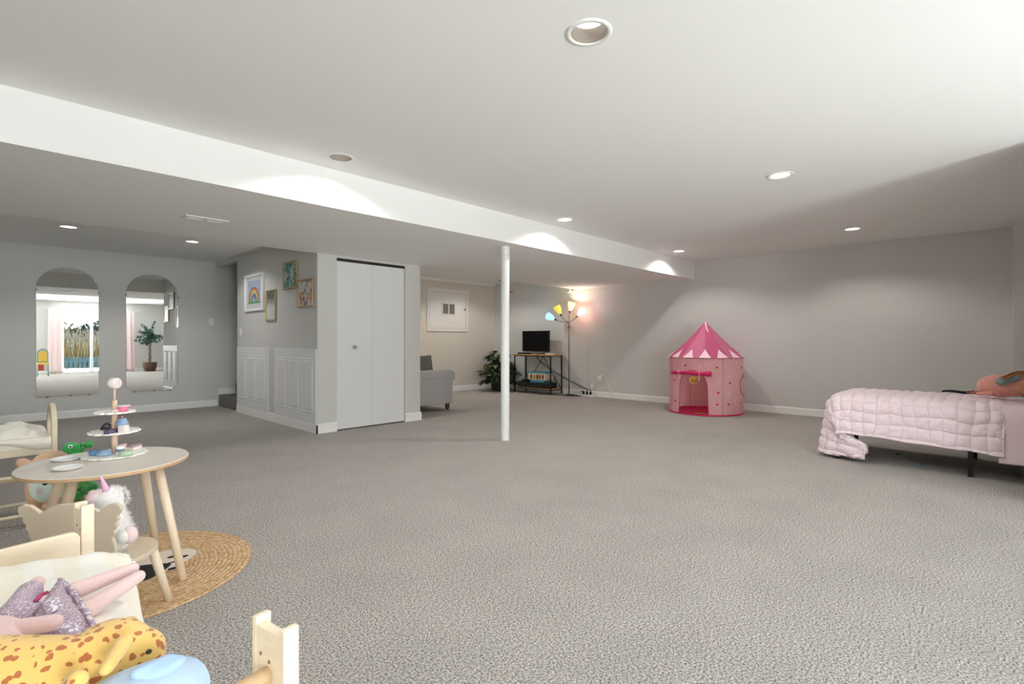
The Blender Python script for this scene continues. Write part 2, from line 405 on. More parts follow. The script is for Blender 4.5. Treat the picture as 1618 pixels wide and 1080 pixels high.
# ceiling vents in the beam
ventm = mat('vent_white', (228, 228, 226), 0.5); ventd = mat('vent_shadow_metal', (185, 186, 187), 0.6)
def vent(label, x, y, z, L=0.33, W=0.13, rz=0.0):
    t = thing('ceiling_vent', label, 'vent', (x, y, z), rz, group='air vents under the beam')
    b = MB()
    for lo, hi in (((-L/2, -W/2), (L/2, -W/2+0.02)), ((-L/2, W/2-0.02), (L/2, W/2)), ((-L/2, -W/2+0.02), (-L/2+0.025, W/2-0.02)), ((L/2-0.025, -W/2+0.02), (L/2, W/2-0.02)), ((-0.012, -W/2+0.02), (0.012, W/2-0.02))):
        b.box((lo[0], lo[1], -0.008), (hi[0], hi[1], 0.0))
    b.build('frame', ventm, t)
    b = MB(); b.box((-L/2+0.02, -W/2+0.015, -0.0015), (L/2-0.02, W/2-0.015, -0.0005)); b.build('backing', ventd, t)
    b = MB()
    for k in range(8):
        yy = -W/2+0.025+k*(W-0.05)/7; b.box((-L/2+0.025, yy, -0.006), (L/2-0.025, yy+0.004, -0.002))
    b.build('louvers', ventm, t)
vent('white slotted air vent under the left end of the beam', 1.35, 4.92, ZS)
vent('white slotted air vent under the beam by the right wall', 7.97, 4.22, ZS, rz=PI/2)

# steel post
t = thing('support_post', 'round white steel support post standing in the middle of the floor', 'post', (4.045, 3.98, 0))
pm = mat('post_white', (232, 233, 233), 0.4)
b = MB(); b.lathe([(0.047, 0), (0.047, ZS)], n=32, caps=False); b.build('shaft', pm, t)
b = MB(); b.lathe([(0.0475, ZS-0.16), (0.051, ZS-0.155), (0.051, ZS-0.003)], n=32, caps=False)
b.build('top_collar', pm, t)
for a in (3.7, 4.6): b = MB(); b.ell((0.051*math.cos(a), 0.051*math.sin(a), ZS-0.10), 0.005, u=8, v=6); b.build('bolt', mat('bolt_dark', (70, 66, 62), 0.5, 0.6), t)

# ---------------------------------------------------------------- things on the walls
glassm = mat('mirror_glass', (243, 245, 245), 0.0, 1.0)
clipm = mat('mirror_clip', (110, 105, 98), 0.3, 0.7)
def mirror(label, x0, x1, z0, z1, notch):
    t = thing('wall_mirror', label, 'mirror', ((x0+x1)/2, YF, z0), math.radians(-0.4) if notch else 0); W = x1-x0; H = z1-z0; r = W/2
    o = []
    if notch:
        def q(cx, cy, a0, a1, rr): return [(cx+rr*math.cos(math.radians(a0+(a1-a0)*k/6)), cy+rr*math.sin(math.radians(a0+(a1-a0)*k/6))) for k in range(7)]
        o += q(-W/2, 0, 90, 0, 0.075)[:7]; o += [(-W/2+0.09, 0.0)]; o += [(W/2-0.09, 0.0)]; o += q(W/2, 0, 180, 90, 0.075)
    else: o += [(-W/2, 0), (W/2, 0)]
    zs = H-r*0.93
    for k in range(33):
        a = PI*k/32; o.append((W/2*math.cos(a), zs+r*0.93*math.sin(a)))
    M = frame_axes((1, 0, 0), (0, 0, 1)); 
    b = MB(); b.prism(o, 0.006, M); ob = b.build('glass', glassm, t)
    # bevelled rim
    pts = [Vector((x, -0.006, z)) for x, z in o]
    b = MB(); b.tube(pts, 0.0022, 6, closed=True); b.build('bevelled_rim', mat('rim_glass', (215, 220, 220), 0.15, 0.6), t)
    for cx, cz in ((-W/2, zs-0.02), (W/2, zs-0.02), (-W*0.33, 0.0), (0.02, 0.0), (W*0.34, 0.0)):
        b = MB(); b.box((cx-0.012, -0.014, cz-0.012), (cx+0.012, 0, cz+0.008), bev=0.003); b.build('clip', clipm, t)
    t.location.y = YF-(0.004 if notch else 0.001)
    return t
mirror('arched frameless wall mirror reflecting the glass door, left of the two', on_y(57, 500, YF).x, on_y(156, 500, YF).x, 0.32, 2.14, False)
mirror('arched frameless wall mirror reflecting a potted tree, right of the two', on_y(199, 500, YF).x, on_y(281, 500, YF).x, 0.32, 2.13, True)
def plate(name, label, cat, p, axis, w_=0.075, h_=0.118):
    t = thing(name, label, cat, p)
    b = MB()
    if axis == 'x': b.box((-0.006, -w_/2, -h_/2), (0, w_/2, h_/2), bev=0.002)
    else: b.box((-w_/2, -0.006, -h_/2), (w_/2, 0, h_/2), bev=0.002)
    b.build('cover_plate', trimm, t)
    b = MB()
    if axis == 'x': b.box((-0.012, -0.008, -0.014), (-0.006, 0.008, 0.014), bev=0.002)
    else: b.box((-0.008, -0.012, -0.014), (0.008, -0.006, 0.014), bev=0.002)
    b.build('toggle', trimm, t)
    return t
p_ = on_y(334, 508, YF); plate('light_switch', 'white light switch on the grey wall right of the mirrors', 'switch', p_, 'y')
p_ = on_x(380.5, 524, CX0); plate('light_switch', 'white light switch at the left edge of the picture wall', 'switch', p_, 'x')
p_ = on_x(1157, 424, XR); b = MB(); b.lathe([(0.001, -0.006), (0.006, -0.005), (0.006, 0)], M=Matrix.Rotation(PI/2, 4, 'Y'), n=10)
tag(b.build('wall_hook', black, loc=(XR-0.001, p_.y, p_.z)), 'tiny dark nail high on the right wall', 'nail')

# pictures on the side wall of the closet
gold = mat('gold_frame', (176, 150, 100), 0.35, 0.55, var=0.15, scale=60); whitef = mat('white_frame', (238, 238, 236), 0.35)
def paintmat(name, base_, cols, scale, seed):
    m = bpy.data.materials.new(name); m.use_nodes = True; t = m.node_tree; n = t.nodes; bs = n['Principled BSDF']; bs.inputs['Roughness'].default_value = 0.35
    co = n.new('ShaderNodeTexCoord'); last = None; prevc = lin(*base_)
    for i, (c_, th, sc) in enumerate(cols):
        nz = n.new('ShaderNodeTexNoise'); nz.noise_dimensions = '4D'; nz.inputs['W'].default_value = seed+i*3.7; nz.inputs['Scale'].default_value = sc; nz.inputs['Detail'].default_value = 2
        t.links.new(co.outputs['Object'], nz.inputs['Vector'])
        r = n.new('ShaderNodeValToRGB'); r.color_ramp.elements[0].position = th; r.color_ramp.elements[1].position = th+0.04
        t.links.new(nz.outputs['Fac'], r.inputs[0])
        mx = n.new('ShaderNodeMix'); mx.data_type = 'RGBA'; t.links.new(r.outputs[0], mx.inputs['Factor']); mx.inputs['B'].default_value = lin(*c_)
        if last is None: mx.inputs['A'].default_value = prevc
        else: t.links.new(last, mx.inputs['A'])
        last = mx.outputs['Result']
    t.links.new(last, bs.inputs['Base Color']); return m
def picture(label, cat, pxa, pxb, pya, pyb, fm, fw, dp, name='framed_picture'):
    """px left/right edges; pya, pyb: top and bottom pixels at the centre column"""
    pc = (pxa+pxb)/2; top = on_x(pc, pya, CX0); bot = on_x(pc, pyb, CX0); ya = on_x(pxa, 500, CX0).y; yb = on_x(pxb, 500, CX0).y
    W = ya-yb; H = top.z-bot.z
    t = thing(name, label, cat, (CX0-0.001, (ya+yb)/2, bot.z))
    b = MB(); x0, x1 = -dp, 0
    b.box((x0, -W/2, 0), (x1, W/2, fw)); b.box((x0, -W/2, H-fw), (x1, W/2, H)); b.box((x0, -W/2, fw), (x1, -W/2+fw, H-fw)); b.box((x0, W/2-fw, fw), (x1, W/2, H-fw))
    bevel(b.build('frame', fm, t), 0.003)
    return t, W, H
paper = mat('paper', (205, 206, 204), 0.6)
t, W, H = picture('white framed child\'s drawing of a rainbow on the grey wall', 'picture', 389, 418, 433, 491, whitef, 0.035, 0.03)
b = MB(); b.box((-0.012, -W/2+0.03, 0.03), (-0.002, W/2-0.03, H-0.03)); b.build('artwork', paper, t)
b = MB(); b.box((-0.013, -W*0.32, H*0.20), (-0.012, W*0.32, H*0.82)); pr = b.build('paper_sky', paintmat('crayon_sky', (150, 168, 192), [((170, 182, 200), 0.5, 30), ((135, 155, 185), 0.58, 14)], 10, 1), t)
def arc_flat(mb, cy, cz, r0, r1, x, mi, n=24):
    vs = []
    for k in range(n+1):
        a = PI*k/n
        for r_ in (r0, r1): vs.append((x, cy+r_*math.cos(a), cz+1.15*r_*math.sin(a)))
    mb.add(vs, [(2*k, 2*k+1, 2*k+3, 2*k+2) for k in range(n)], mi)
b = MB(); rc = [(150, 78, 70), (205, 150, 80), (214, 190, 96), (86, 150, 140), (88, 118, 165)]
for i in range(5): arc_flat(b, 0, H*0.24, W*(0.27-0.035*i), W*(0.27-0.035*(i+1)), -0.0135, i)
vs = [(-0.0136, -W*0.32, H*0.20), (-0.0136, W*0.32, H*0.20), (-0.0136, W*0.32, H*0.25), (-0.0136, -W*0.32, H*0.25)]; b.add(vs, [(0, 1, 2, 3)], 5)
b.build('rainbow', [mat('crayon_%s' % k, c_, 0.6) for k, c_ in zip(['red', 'orange', 'yellow', 'teal', 'blue'], rc)]+[mat('crayon_green', (88, 150, 110), 0.6, var=0.3, scale=40)], t)
t, W, H = picture('small narrow gold framed mirror on the grey wall below the other pictures', 'mirror', 422, 437, 458, 507, gold, 0.022, 0.02, 'framed_mirror')
b = MB(); b.box((-0.012, -W/2+0.02, 0.02), (-0.002, W/2-0.02, H-0.02)); b.build('glass', mat('small_mirror_glass', (215, 218, 220), 0.08, 1.0), t)
t, W, H = picture('gold framed blue and green painting, highest on the grey wall', 'picture', 449, 471, 413, 456.5, gold, 0.025, 0.02)
b = MB(); b.box((-0.012, -W/2+0.02, 0.02), (-0.002, W/2-0.02, H-0.02)); b.build('artwork', paintmat('green_painting', (196, 208, 205), [((80, 150, 125), 0.47, 9), ((60, 128, 110), 0.55, 22), ((66, 120, 155), 0.54, 6), ((205, 215, 212), 0.6, 30)], 10, 4), t)
t, W, H = picture('gold framed painting of many coloured blots on the grey wall near the corner', 'picture', 473, 496, 441, 485, gold, 0.02, 0.02)
b = MB(); b.box((-0.012, -W/2+0.016, 0.016), (-0.002, W/2-0.016, H-0.016)); b.build('artwork', paintmat('blots_painting', (206, 204, 204), [((70, 108, 160), 0.56, 11), ((214, 170, 90), 0.56, 10), ((160, 90, 130), 0.58, 12), ((150, 60, 60), 0.62, 14), ((90, 150, 100), 0.64, 15)], 10, 9), t)

# access hatch with a grille on the nook wall
a0 = on_y(674, 489, YK).x; a1 = on_y(739, 489, YK).x; z1 = on_y(706, 456.5, YK).z; z0 = on_y(706, 523.5, YK).z
t = thing('access_hatch', 'white square access hatch with a small grille on the warm nook wall', 'wall hatch', ((a0+a1)/2, YK-0.001, z0)); W = a1-a0; H = z1-z0
hm = mat('hatch_paint', (226, 222, 216), 0.5)
b = MB(); fw = 0.07
for lo, hi in (((-W/2, 0), (W/2, fw)), ((-W/2, H-fw), (W/2, H)), ((-W/2, fw), (-W/2+fw, H-fw)), ((W/2-fw, fw), (W/2, H-fw))): b.box((lo[0], -0.022, lo[1]), (hi[0], 0, hi[1]))
bevel(b.build('frame', hm, t), 0.005)
b = MB(); b.box((-W/2+fw+0.006, -0.014, fw+0.006), (W/2-fw-0.006, 0, H-fw-0.006)); d_ = bevel(b.build('door', hm, t), 0.003)
g0 = on_y(697, 488, YK).x-(a0+a1)/2; g1 = on_y(719, 488, YK).x-(a0+a1)/2; gz1 = on_y(708, 478, YK).z-z0; gz0 = on_y(708, 498, YK).z-z0
b = MB(); gm = (g0+g1)/2
for lo, hi in (((g0, gz0), (g1, gz0+0.03)), ((g0, gz1-0.03), (g1, gz1)), ((g0, gz0), (g0+0.03, gz1)), ((g1-0.03, gz0), (g1, gz1)), ((gm-0.012, gz0), (gm+0.012, gz1))): b.box((lo[0], -0.024, lo[1]), (hi[0], -0.014, hi[1]))
b.build('grille_frame', hm, d_)
b = MB(); b.box((g0+0.02, -0.016, gz0+0.02), (g1-0.02, -0.0145, gz1-0.02)); b.build('grille_back', mat('grille_dark', (105, 98, 90), 0.7), d_)
b = MB()
for k in range(12): zz = gz0+0.035+k*(gz1-gz0-0.07)/11; b.box((g0+0.03, -0.021, zz), (g1-0.03, -0.016, zz+0.006))
b.build('grille_slats', mat('grille_slat', (150, 143, 134), 0.6), d_)
for zz in (0.2, H-0.25):
    b = MB(); b.box((-W/2+fw-0.012, -0.028, zz), (-W/2+fw+0.012, -0.014, zz+0.07)); b.build('hinge', hm, t)
b = MB(); kx = on_y(734, 489, YK).x-(a0+a1)/2; kz = on_y(734, 489, YK).z-z0
b.lathe([(0.008, 0), (0.01, 0.03), (0.022, 0.035), (0.022, 0.05), (0.001, 0.055)], (kx-0.03, -0.014, kz), 16, M=Matrix.Rotation(PI/2, 4, 'X')); b.build('knob', mat('brass', (178, 150, 95), 0.3, 0.9), d_)

# security camera high in the corner
p_ = on_x(906, 460, XR)
t = thing('security_camera', 'small white camera mounted high on the wall above the floor lamp', 'camera', (XR, p_.y, p_.z))
wp = mat('white_plastic', (240, 238, 234), 0.4)
b = MB(); b.box((-0.012, -0.03, -0.035), (0, 0.03, 0.03), bev=0.004); b.tube([(-0.012, 0, 0), (-0.07, 0.03, 0)], 0.009); b.build('bracket', wp, t)
b = MB(); b.box((-0.13, 0.0, -0.03), (-0.06, 0.07, 0.035), bev=0.008); b.build('body', wp, t)
b = MB(); b.box((-0.133, 0.012, -0.008), (-0.129, 0.058, 0.014)); b.build('lens', black, t)
# red plastic clips left on the walls behind the post
redm = mat('red_plastic', (178, 40, 52), 0.5)
p_ = on_x(808, 460.5, XR); b = MB(); b.box((-0.03, -0.06, -0.008), (0, 0.06, 0.008), bev=0.003)
tag(b.build('wall_clip', redm, loc=(XR, p_.y, p_.z)), 'tiny red clip on the wall just right of the post', 'clip')
p_ = on_y(790, 442.3, 6.23); b = MB(); b.box((-0.035, -0.008, -0.012), (0.035, 0.006, 0.002), bev=0.002)
tag(b.build('wall_clip', redm, loc=(p_.x, 6.232, ZS)), 'tiny red clip under the beam edge just left of the post', 'clip')

# ---------------------------------------------------------------- sofa in the nook
sofam = mat('grey_sofa_fabric', (172, 170, 168), 0.9, bump=0.25, scale=300, var=0.05, sheen=0.2)
cushm = mat('taupe_cushion', (112, 107, 102), 0.95, bump=0.3, scale=250, var=0.07)
turned = mat('dark_turned_wood', (62, 50, 42), 0.4)
SY0, SY1, SXB, SXF = 6.34, 8.30, 4.32, 5.29
t = thing('sofa', 'light grey sofa with rolled arms and turned feet, half hidden by the closet', 'sofa', ((SXB+SXF)/2, (SY0+SY1)/2, 0))
cx, cy = (SXB+SXF)/2, (SY0+SY1)/2; hx, hy = (SXF-SXB)/2, (SY1-SY0)/2
for sgn, nm in ((-1, 'near'), (1, 'far')):
    b = MB(); ya, yb = sorted((sgn*(hy-0.16), sgn*(hy-0.0)))
    b.box((-hx+0.02, ya, 0.105), (hx-0.03, yb, 0.52), bev=0.02)
    prof = []
    for k in range(40):
        x = -hx+0.02+(2*hx)*k/39; prof.append((x, sgn*(hy-0.09), 0.545))
    rr = [0.08]*1+[0.098]*38+[0.082]
    b.tube(prof, rr, 28); b.build('arm', sofam, t)
b = MB(); b.box((-hx+0.02, -hy+0.16, 0.105), (hx-0.05, hy-0.16, 0.30), bev=0.02); b.build('base', sofam, t)
for k in range(2):
    y0 = -hy+0.17+k*(hy-0.17); b = MB(); b.box((-hx+0.2, y0+0.004, 0.30), (hx-0.01, y0+hy-0.175, 0.45), bev=0.045); b.build('seat_cushion', sofam, t)
b = MB(); b.box((-hx, -hy+0.14, 0.12), (-hx+0.19, hy-0.14, 0.80), bev=0.06); b.build('backrest', sofam, t)
for sx in (-1, 1):
    for sy in (-1, 1):
        b = MB(); b.lathe([(0.018, 0), (0.026, 0.01), (0.026, 0.02), (0.034, 0.045), (0.04, 0.07), (0.03, 0.085), (0.045, 0.095), (0.045, 0.106)], (sx*(hx-0.09), sy*(hy-0.075), 0), 20); b.build('foot', turned, t)
def cushion(name, label, sz, th, m, loc, rot, n=16, group=None):
    b = MB()
    def f(side):
        def g(u, v):
            x = (u-0.5)*2; y = (v-0.5)*2; e = max(0, (1-abs(x)**2.6)*(1-abs(y)**2.6))**0.45
            k = 1-0.06*(1-abs(x)**2)*(abs(y)) ; k2 = 1-0.06*(1-abs(y)**2)*abs(x)
            return Vector((x*sz/2*k2, y*sz/2*k, side*th/2*e))
        return g
    b.grid(f(1), n, n); b.grid(f(-1), n, n); bmesh.ops.remove_doubles(b.bm, verts=list(b.bm.verts), dist=0.0005)
    o = b.build(name, m, loc=loc, rot=rot); tag(o, label, 'cushion', group); return o
cushion('throw_cushion', 'dark taupe square cushion leaning on the grey sofa arm', 0.42, 0.13, cushm, (4.87, 6.62, 0.665), (math.radians(80), 0, math.radians(4)))

# ---------------------------------------------------------------- potted plant by the nook corner
def leaf(mb, p, d, L, W, droop=0.5, mi=0, up=Vector((0, 0, 1)), roll=0.0, seg=5):
    d = Vector(d).normalized(); side = d.cross(up)
    if side.length < 1e-3: side = Vector((1, 0, 0))
    side.normalize(); nrm = side.cross(d); side = (side*math.cos(roll)+nrm*math.sin(roll)).normalized()
    vs = []; q = Vector(p); dd = d.copy()
    for i in range(seg+1):
        s_ = i/seg; wd = W*math.sin(PI*min(1, s_*0.93+0.05))**0.8*0.5
        nn = side.cross(dd)
        vs += [q-side*wd-nn*wd*0.25, q, q+side*wd-nn*wd*0.25]; dd = (dd+Vector((0, 0, -droop/seg))).normalized(); q = q+dd*(L/seg)
    fs = []
    for i in range(seg):
        a = i*3; fs += [(a, a+1, a+4, a+3), (a+1, a+2, a+5, a+4)]
    mb.add(vs, fs, mi, True)
leafm = mat('dark_green_leaf', (42, 62, 40), 0.4, var=0.35, scale=14)
leafm2 = mat('olive_leaf', (96, 104, 66), 0.45, var=0.3, scale=14)
pot = mat('dark_pot', (38, 44, 42), 0.35)
rnd = random.Random(3)
px_, py_ = 7.93, 8.00
t = thing('potted_plant', 'bushy green leafy plant in a dark pot in the corner behind the post', 'plant', (px_, py_, 0))
b = MB(); b.lathe([(0.15, 0), (0.16, 0.02), (0.20, 0.30), (0.215, 0.33), (0.20, 0.34), (0.18, 0.33), (0.17, 0.28), (0.001, 0.27)], n=32); b.build('pot', pot, t)
stems = MB(); lv = MB()
for k in range(80):
    a = rnd.uniform(0, 2*PI); el = rnd.uniform(0.0, 1.5); L = rnd.uniform(0.25, 0.56); R = math.cos(el)*L*0.82
    pts = []
    for i in range(6):
        s_ = i/5; pts.append(Vector((math.cos(a)*R*s_, math.sin(a)*R*s_, 0.28+math.sin(el)*L*1.1*s_*(1.0)-0.10*s_*s_*math.cos(el))))
    stems.tube(pts, 0.004, 5)
    for s_ in (2, 3, 4, 5):
        for q in range(3):
            aa = a+rnd.uniform(-1.4, 1.4); leaf(lv, pts[s_], (math.cos(aa), math.sin(aa), rnd.uniform(-0.3, 0.5)), rnd.uniform(0.14, 0.22), rnd.uniform(0.07, 0.11), rnd.uniform(0.5, 1.5), mi=1 if rnd.random() < 0.25 else 0, roll=rnd.uniform(-0.5, 0.5))
for aa, hh in ((-0.6, 0.98), (-0.9, 0.90), (2.4, 0.85)):
    pts = [Vector((0.25*math.cos(aa)*s_/5*0.5, 0.25*math.sin(aa)*s_/5*0.5, 0.3+(hh-0.3)*s_/5)) for s_ in range(6)]; stems.tube(pts, 0.005, 5)
    for q in range(3): leaf(lv, pts[5], (math.cos(aa+q-1), math.sin(aa+q-1), 0.35), 0.16, 0.035, 0.8)
for q_ in (stems, lv):
    for v_ in q_.bm.verts:
        v_.co.x = min(v_.co.x, 0.47); v_.co.y = min(v_.co.y, 0.62)
        if v_.co.x > -0.05 and v_.co.z < 0.84: v_.co.y = max(v_.co.y, -0.34)
stems.build('stems', mat('stem_green', (70, 74, 46), 0.6), t); lv.build('leaves', [leafm, leafm2], t)

# ---------------------------------------------------------------- television table
woodt = mat('oak_top', (196, 158, 108), 0.45, var=0.14, scale=12, vscale=8, stretch=(1, 12, 12)); metal_b = mat('black_metal', (24, 24, 25), 0.45, 0.4)
TY0, TY1, TX0, TX1, TZ = 6.60, 7.62, 8.02, 8.40, 0.815
t = thing('console_table', 'narrow table with wooden top and black metal frame under the television', 'table', ((TX0+TX1)/2, (TY0+TY1)/2, 0)); mx_, my_ = (TX0+TX1)/2, (TY0+TY1)/2
b = MB(); b.box((-0.20, -0.565, TZ-0.022), (0.19, 0.565, TZ), bev=0.004); b.build('tabletop', woodt, t)
for x in (TX0, TX1-0.02):
    for y in (TY0, TY1-0.02):
        b = MB(); b.box((x-mx_, y-my_, 0), (x-mx_+0.02, y-my_+0.02, TZ-0.022)); b.build('leg', metal_b, t)
for x in (TX0, TX1-0.02):
    for za, zb in ((TZ-0.042, TZ-0.0225), (0.085, 0.10)): b = MB(); b.box((x-mx_+0.002, TY0-my_, za), (x-mx_+0.018, TY1-my_, zb)); b.build('rail', metal_b, t)
for y in (TY0, TY1-0.02):
    b = MB(); b.box((TX0-mx_, y-my_+0.002, 0.085), (TX1-mx_, y-my_+0.018, 0.10)); b.build('rail', metal_b, t)
for sgn in (-1, 1):
    b = MB(); b.tube([(0.175, 0.0, TZ-0.05), (0.175, sgn*0.48, 0.11)], 0.006, 6); b.build('brace', metal_b, t)
b = MB(); b.box((-0.17, -0.49, 0.1005), (0.165, 0.49, 0.115)); b.build('shelf', woodt, t)
# television
t = thing('television', 'black flat television switched off on the narrow table', 'television', (8.22, 7.17, TZ+0.0005))
TW, TH = 0.75, 0.44
b = MB(); b.box((-0.02, -TW/2, 0.055), (0.02, TW/2, 0.055+TH), bev=0.004); b.box((0.02, -TW*0.3, 0.09), (0.05, TW*0.3, 0.35), bev=0.008); b.build('body', black, t)
b = MB(); b.box((-0.0215, -TW/2+0.012, 0.075), (-0.0205, TW/2-0.012, 0.055+TH-0.012)); b.build('screen', mat('tv_screen', (4, 4, 5), 0.6, spec=0.15), t)
for sgn in (-1, 1):
    b = MB(); b.tube([(0.0, sgn*0.26, 0.07), (-0.10, sgn*0.29, 0.006)], 0.006, 8); b.tube([(0.0, sgn*0.26, 0.07), (0.09, sgn*0.29, 0.006)], 0.006, 8); b.build('foot', black, t)
b = MB(); b.box((-0.04, -0.16, 0), (0.04, 0.16, 0.035), bev=0.005); tag(b.build('streaming_box', black, loc=(8.062, 7.36, TZ+0.0005)), 'small flat black box on the table under the television', 'media box')
b = MB(); b.box((-0.05, -0.08, 0), (0.05, 0.08, 0.03), bev=0.012); tag(b.build('modem', wp, loc=(8.12, 6.70, TZ+0.0005)), 'small white rounded box at the right end of the television table', 'modem')
# black recorder on the lower shelf and the toy carton on it
t = thing('video_recorder', 'wide black recorder box on the low shelf of the table', 'recorder', (8.20, 7.10, 0.1155), 0.0)
b = MB(); b.box((-0.17, -0.40, 0), (0.14, 0.40, 0.115), bev=0.004); b.build('case', black, t)
b = MB(); b.box((-0.1725, -0.38, 0.02), (-0.17, 0.38, 0.095)); b.build('front_panel', mat('recorder_front', (22, 22, 24), 0.25), t)
b = MB(); b.box((-0.10, -0.07, 0), (0.02, 0.07, 0.045), bev=0.008); tag(b.build('game_pad', black, loc=(8.19, 7.38, 0.2315)), 'small black gadget beside the carton on the recorder', 'gadget')
teal = mat('carton_teal', (66, 150, 178), 0.5, var=0.1, scale=8); cream = mat('carton_cream', (214, 200, 176), 0.5)
t = thing('toy_carton', 'teal and cream carton printed with brown animals on the black recorder', 'carton', (8.20, 7.02, 0.2315), 0.0)
b = MB(); b.box((-0.13, -0.23, 0.05), (0.12, 0.23, 0.20), bev=0.004); b.build('middle_band', cream, t)
b = MB(); b.box((-0.125, -0.19, 0.0), (0.115, 0.19, 0.052), bev=0.004); b.box((-0.132, -0.235, 0.185), (0.122, 0.235, 0.215), bev=0.004); b.build('box_ends', teal, t)
brn = [mat('print_brown', (120, 84, 52), 0.6, var=0.3, scale=60), mat('print_gold', (196, 140, 60), 0.6, var=0.2, scale=60), mat('print_grey', (112, 100, 88), 0.6, var=0.2, scale=60)]
b = MB()
for k, (yy, mi) in enumerate(((0.15, 0), (0.06, 1), (-0.02, 0), (-0.09, 2), (-0.17, 0))):
    o = [(yy+0.034*math.cos(a*PI/8)*(1+0.12*math.sin(a*5+k)), 0.115+0.055*math.sin(a*PI/8)*(1+0.1*math.cos(a*3+k))) for a in range(16)]
    b.add([(-0.1315, y, z) for y, z in o], [tuple(range(16))], mi)
b.build('animal_print', brn, t)

# ---------------------------------------------------------------- five-armed floor lamp
LX, LY = 8.20, on_x(899, 600, 8.20).y
silver = mat('brushed_steel', (128, 120, 112), 0.4, 0.75)
def lampmat(name, col, e, s): return mat(name, col, 0.4, emit=e, estr=s)
t = thing('floor_lamp', 'silver floor lamp with coloured cone shades on bendy arms, lit', 'floor lamp', (LX, LY, 0))
b = MB(); b.lathe([(0.001, 0), (0.13, 0), (0.135, 0.008), (0.12, 0.018), (0.02, 0.026), (0.012, 0.04)], n=36); b.build('base', silver, t)
b = MB(); b.tube([(0, 0, 0.02), (0, 0, 1.45)], 0.0125, 12); b.build('pole', silver, t)
b = MB(); b.ell((0, 0, 1.38), (0.024, 0.024, 0.03)); b.ell((0, 0.02, 1.36), 0.014); b.ell((-0.02, -0.012, 1.34), 0.014); b.ell((0, -0.03, 1.39), 0.012); b.build('switch_hub', silver, t)
def arm_and_shade(px0, py0, px1, py1, e, estr, lampw, col, dx=0.0):
    """shade base and mouth pixel positions on the lamp's own plane"""
    p0 = on_x(px0, py0, LX+dx)-Vector((LX, LY, 0)); p1 = on_x(px1, py1, LX+dx*1.4)-Vector((LX, LY, 0))
    d = (p1-p0).normalized(); s0 = Vector((0, 0, 1.43)); c1 = s0+Vector((0, 0, 0.06)); pts = []
    c2 = p0-d*0.10
    for i in range(13):
        u = i/12; pts.append(s0*(1-u)**3+c1*3*u*(1-u)**2+c2*3*u*u*(1-u)+p0*u**3)
    b = MB(); b.tube(pts, 0.007, 8); b.build('arm', silver, t)
    b = MB(); b.tube([p0-d*0.005, p0+d*0.05], [0.012, 0.02], 14); s_ = b.build('socket', turned, t)
    q = d.to_track_quat('Z', 'Y').to_matrix().to_4x4(); L = (p1-p0).length
    prof = [(0.022, 0), (0.034, L*0.15), (0.058, L*0.45), (0.072, L*0.75), (0.074, L), (0.071, L), (0.068, L*0.75), (0.054, L*0.45), (0.030, L*0.17)]
    b = MB(); b.lathe(prof, p0+d*0.045, 24, M=q, caps=False); sh = b.build('shade', lampmat('shade_%d' % px0, col, e, estr), t)
    light('shade_lamp', 'SPOT', p0+d*(0.045+L*0.8), lampw, e and tuple(c/255 for c in e) or (1, 1, 1), 0.03, rot=(-d).to_track_quat('Z', 'Y').to_euler(), parent=t).data.spot_size = math.radians(150)
arm_and_shade(879, 505.5, 868, 500, (150, 212, 255), 0.9, 0.8, (150, 210, 250), -0.05)
arm_and_shade(887, 499, 881, 487, (240, 215, 80), 0.45, 0.5, (232, 214, 110), -0.07)
arm_and_shade(900, 494, 903, 481, (255, 236, 170), 0.9, 4.5, (240, 226, 130), 0.02)
arm_and_shade(911, 500.5, 919, 492, (250, 215, 235), 0.8, 1.3, (240, 215, 230), -0.03)
light('shade_lamp', 'POINT', (0.02, -0.22, 1.66), 2.2, (1.0, 0.42, 0.32), 0.05, parent=t)

# cables, power strip and plugs along the wall
t = thing('power_strip', 'white power strip with black plugs on the carpet by the floor lamp', 'power strip', (8.33, on_x(925, 620, 8.33).y, 0))
b = MB(); b.box((-0.03, -0.22, 0), (0.03, 0.22, 0.035), bev=0.006); b.build('strip', wp, t)
for k in range(4):
    b = MB(); b.box((-0.016, -0.14+k*0.085, 0.0355), (0.016, -0.14+k*0.085+0.032, 0.10), bev=0.006); b.build('plug', black, t)
b = MB(); b.box((-0.02, 0.10, 0.10-0.064), (0.03, 0.17, 0.12), bev=0.01); b.build('adapter', wp, t)
cabm = mat('black_cable', (26, 24, 23), 0.5)
def cable(label, pts, r, m, cat='cable', group=None, name='power_cable'):
    P_ = [Vector(p) for p in pts]; out = []
    for i in range(len(P_)-1):
        p0 = P_[max(i-1, 0)]; p1 = P_[i]; p2 = P_[i+1]; p3 = P_[min(i+2, len(P_)-1)]
        for k in range(8):
            u = k/8; out.append(0.5*((2*p1)+(p2-p0)*u+(2*p0-5*p1+4*p2-p3)*u*u+(3*p1-p0-3*p2+p3)*u**3))
    out.append(P_[-1]); b = MB(); b.tube(out, r, 7, 0); return tag(b.build(name, m), label, cat, group)
yS = on_x(925, 620, 8.33).y
cable('black cable sagging from the television down to the power strip', [(8.20, 6.95, TZ+0.01), (8.00, 6.92, TZ+0.012), (7.985, 6.90, 0.72), (8.05, 6.75, 0.60), (8.22, 6.40, 0.36), (8.32, yS+0.02, 0.17), (8.33, yS-0.125, 0.13), (8.33, yS-0.125, 0.105)], 0.006, cabm)
cable('black cable running lower from the table frame to the power strip', [(8.10, 7.06, 0.76), (8.16, 6.88, 0.58), (8.24, 6.62, 0.42), (8.33, 6.2, 0.22), (8.35, yS, 0.15), (8.33, yS-0.04, 0.12), (8.33, yS-0.04, 0.105)], 0.0055, cabm)
rnd = random.Random(11); pts = []
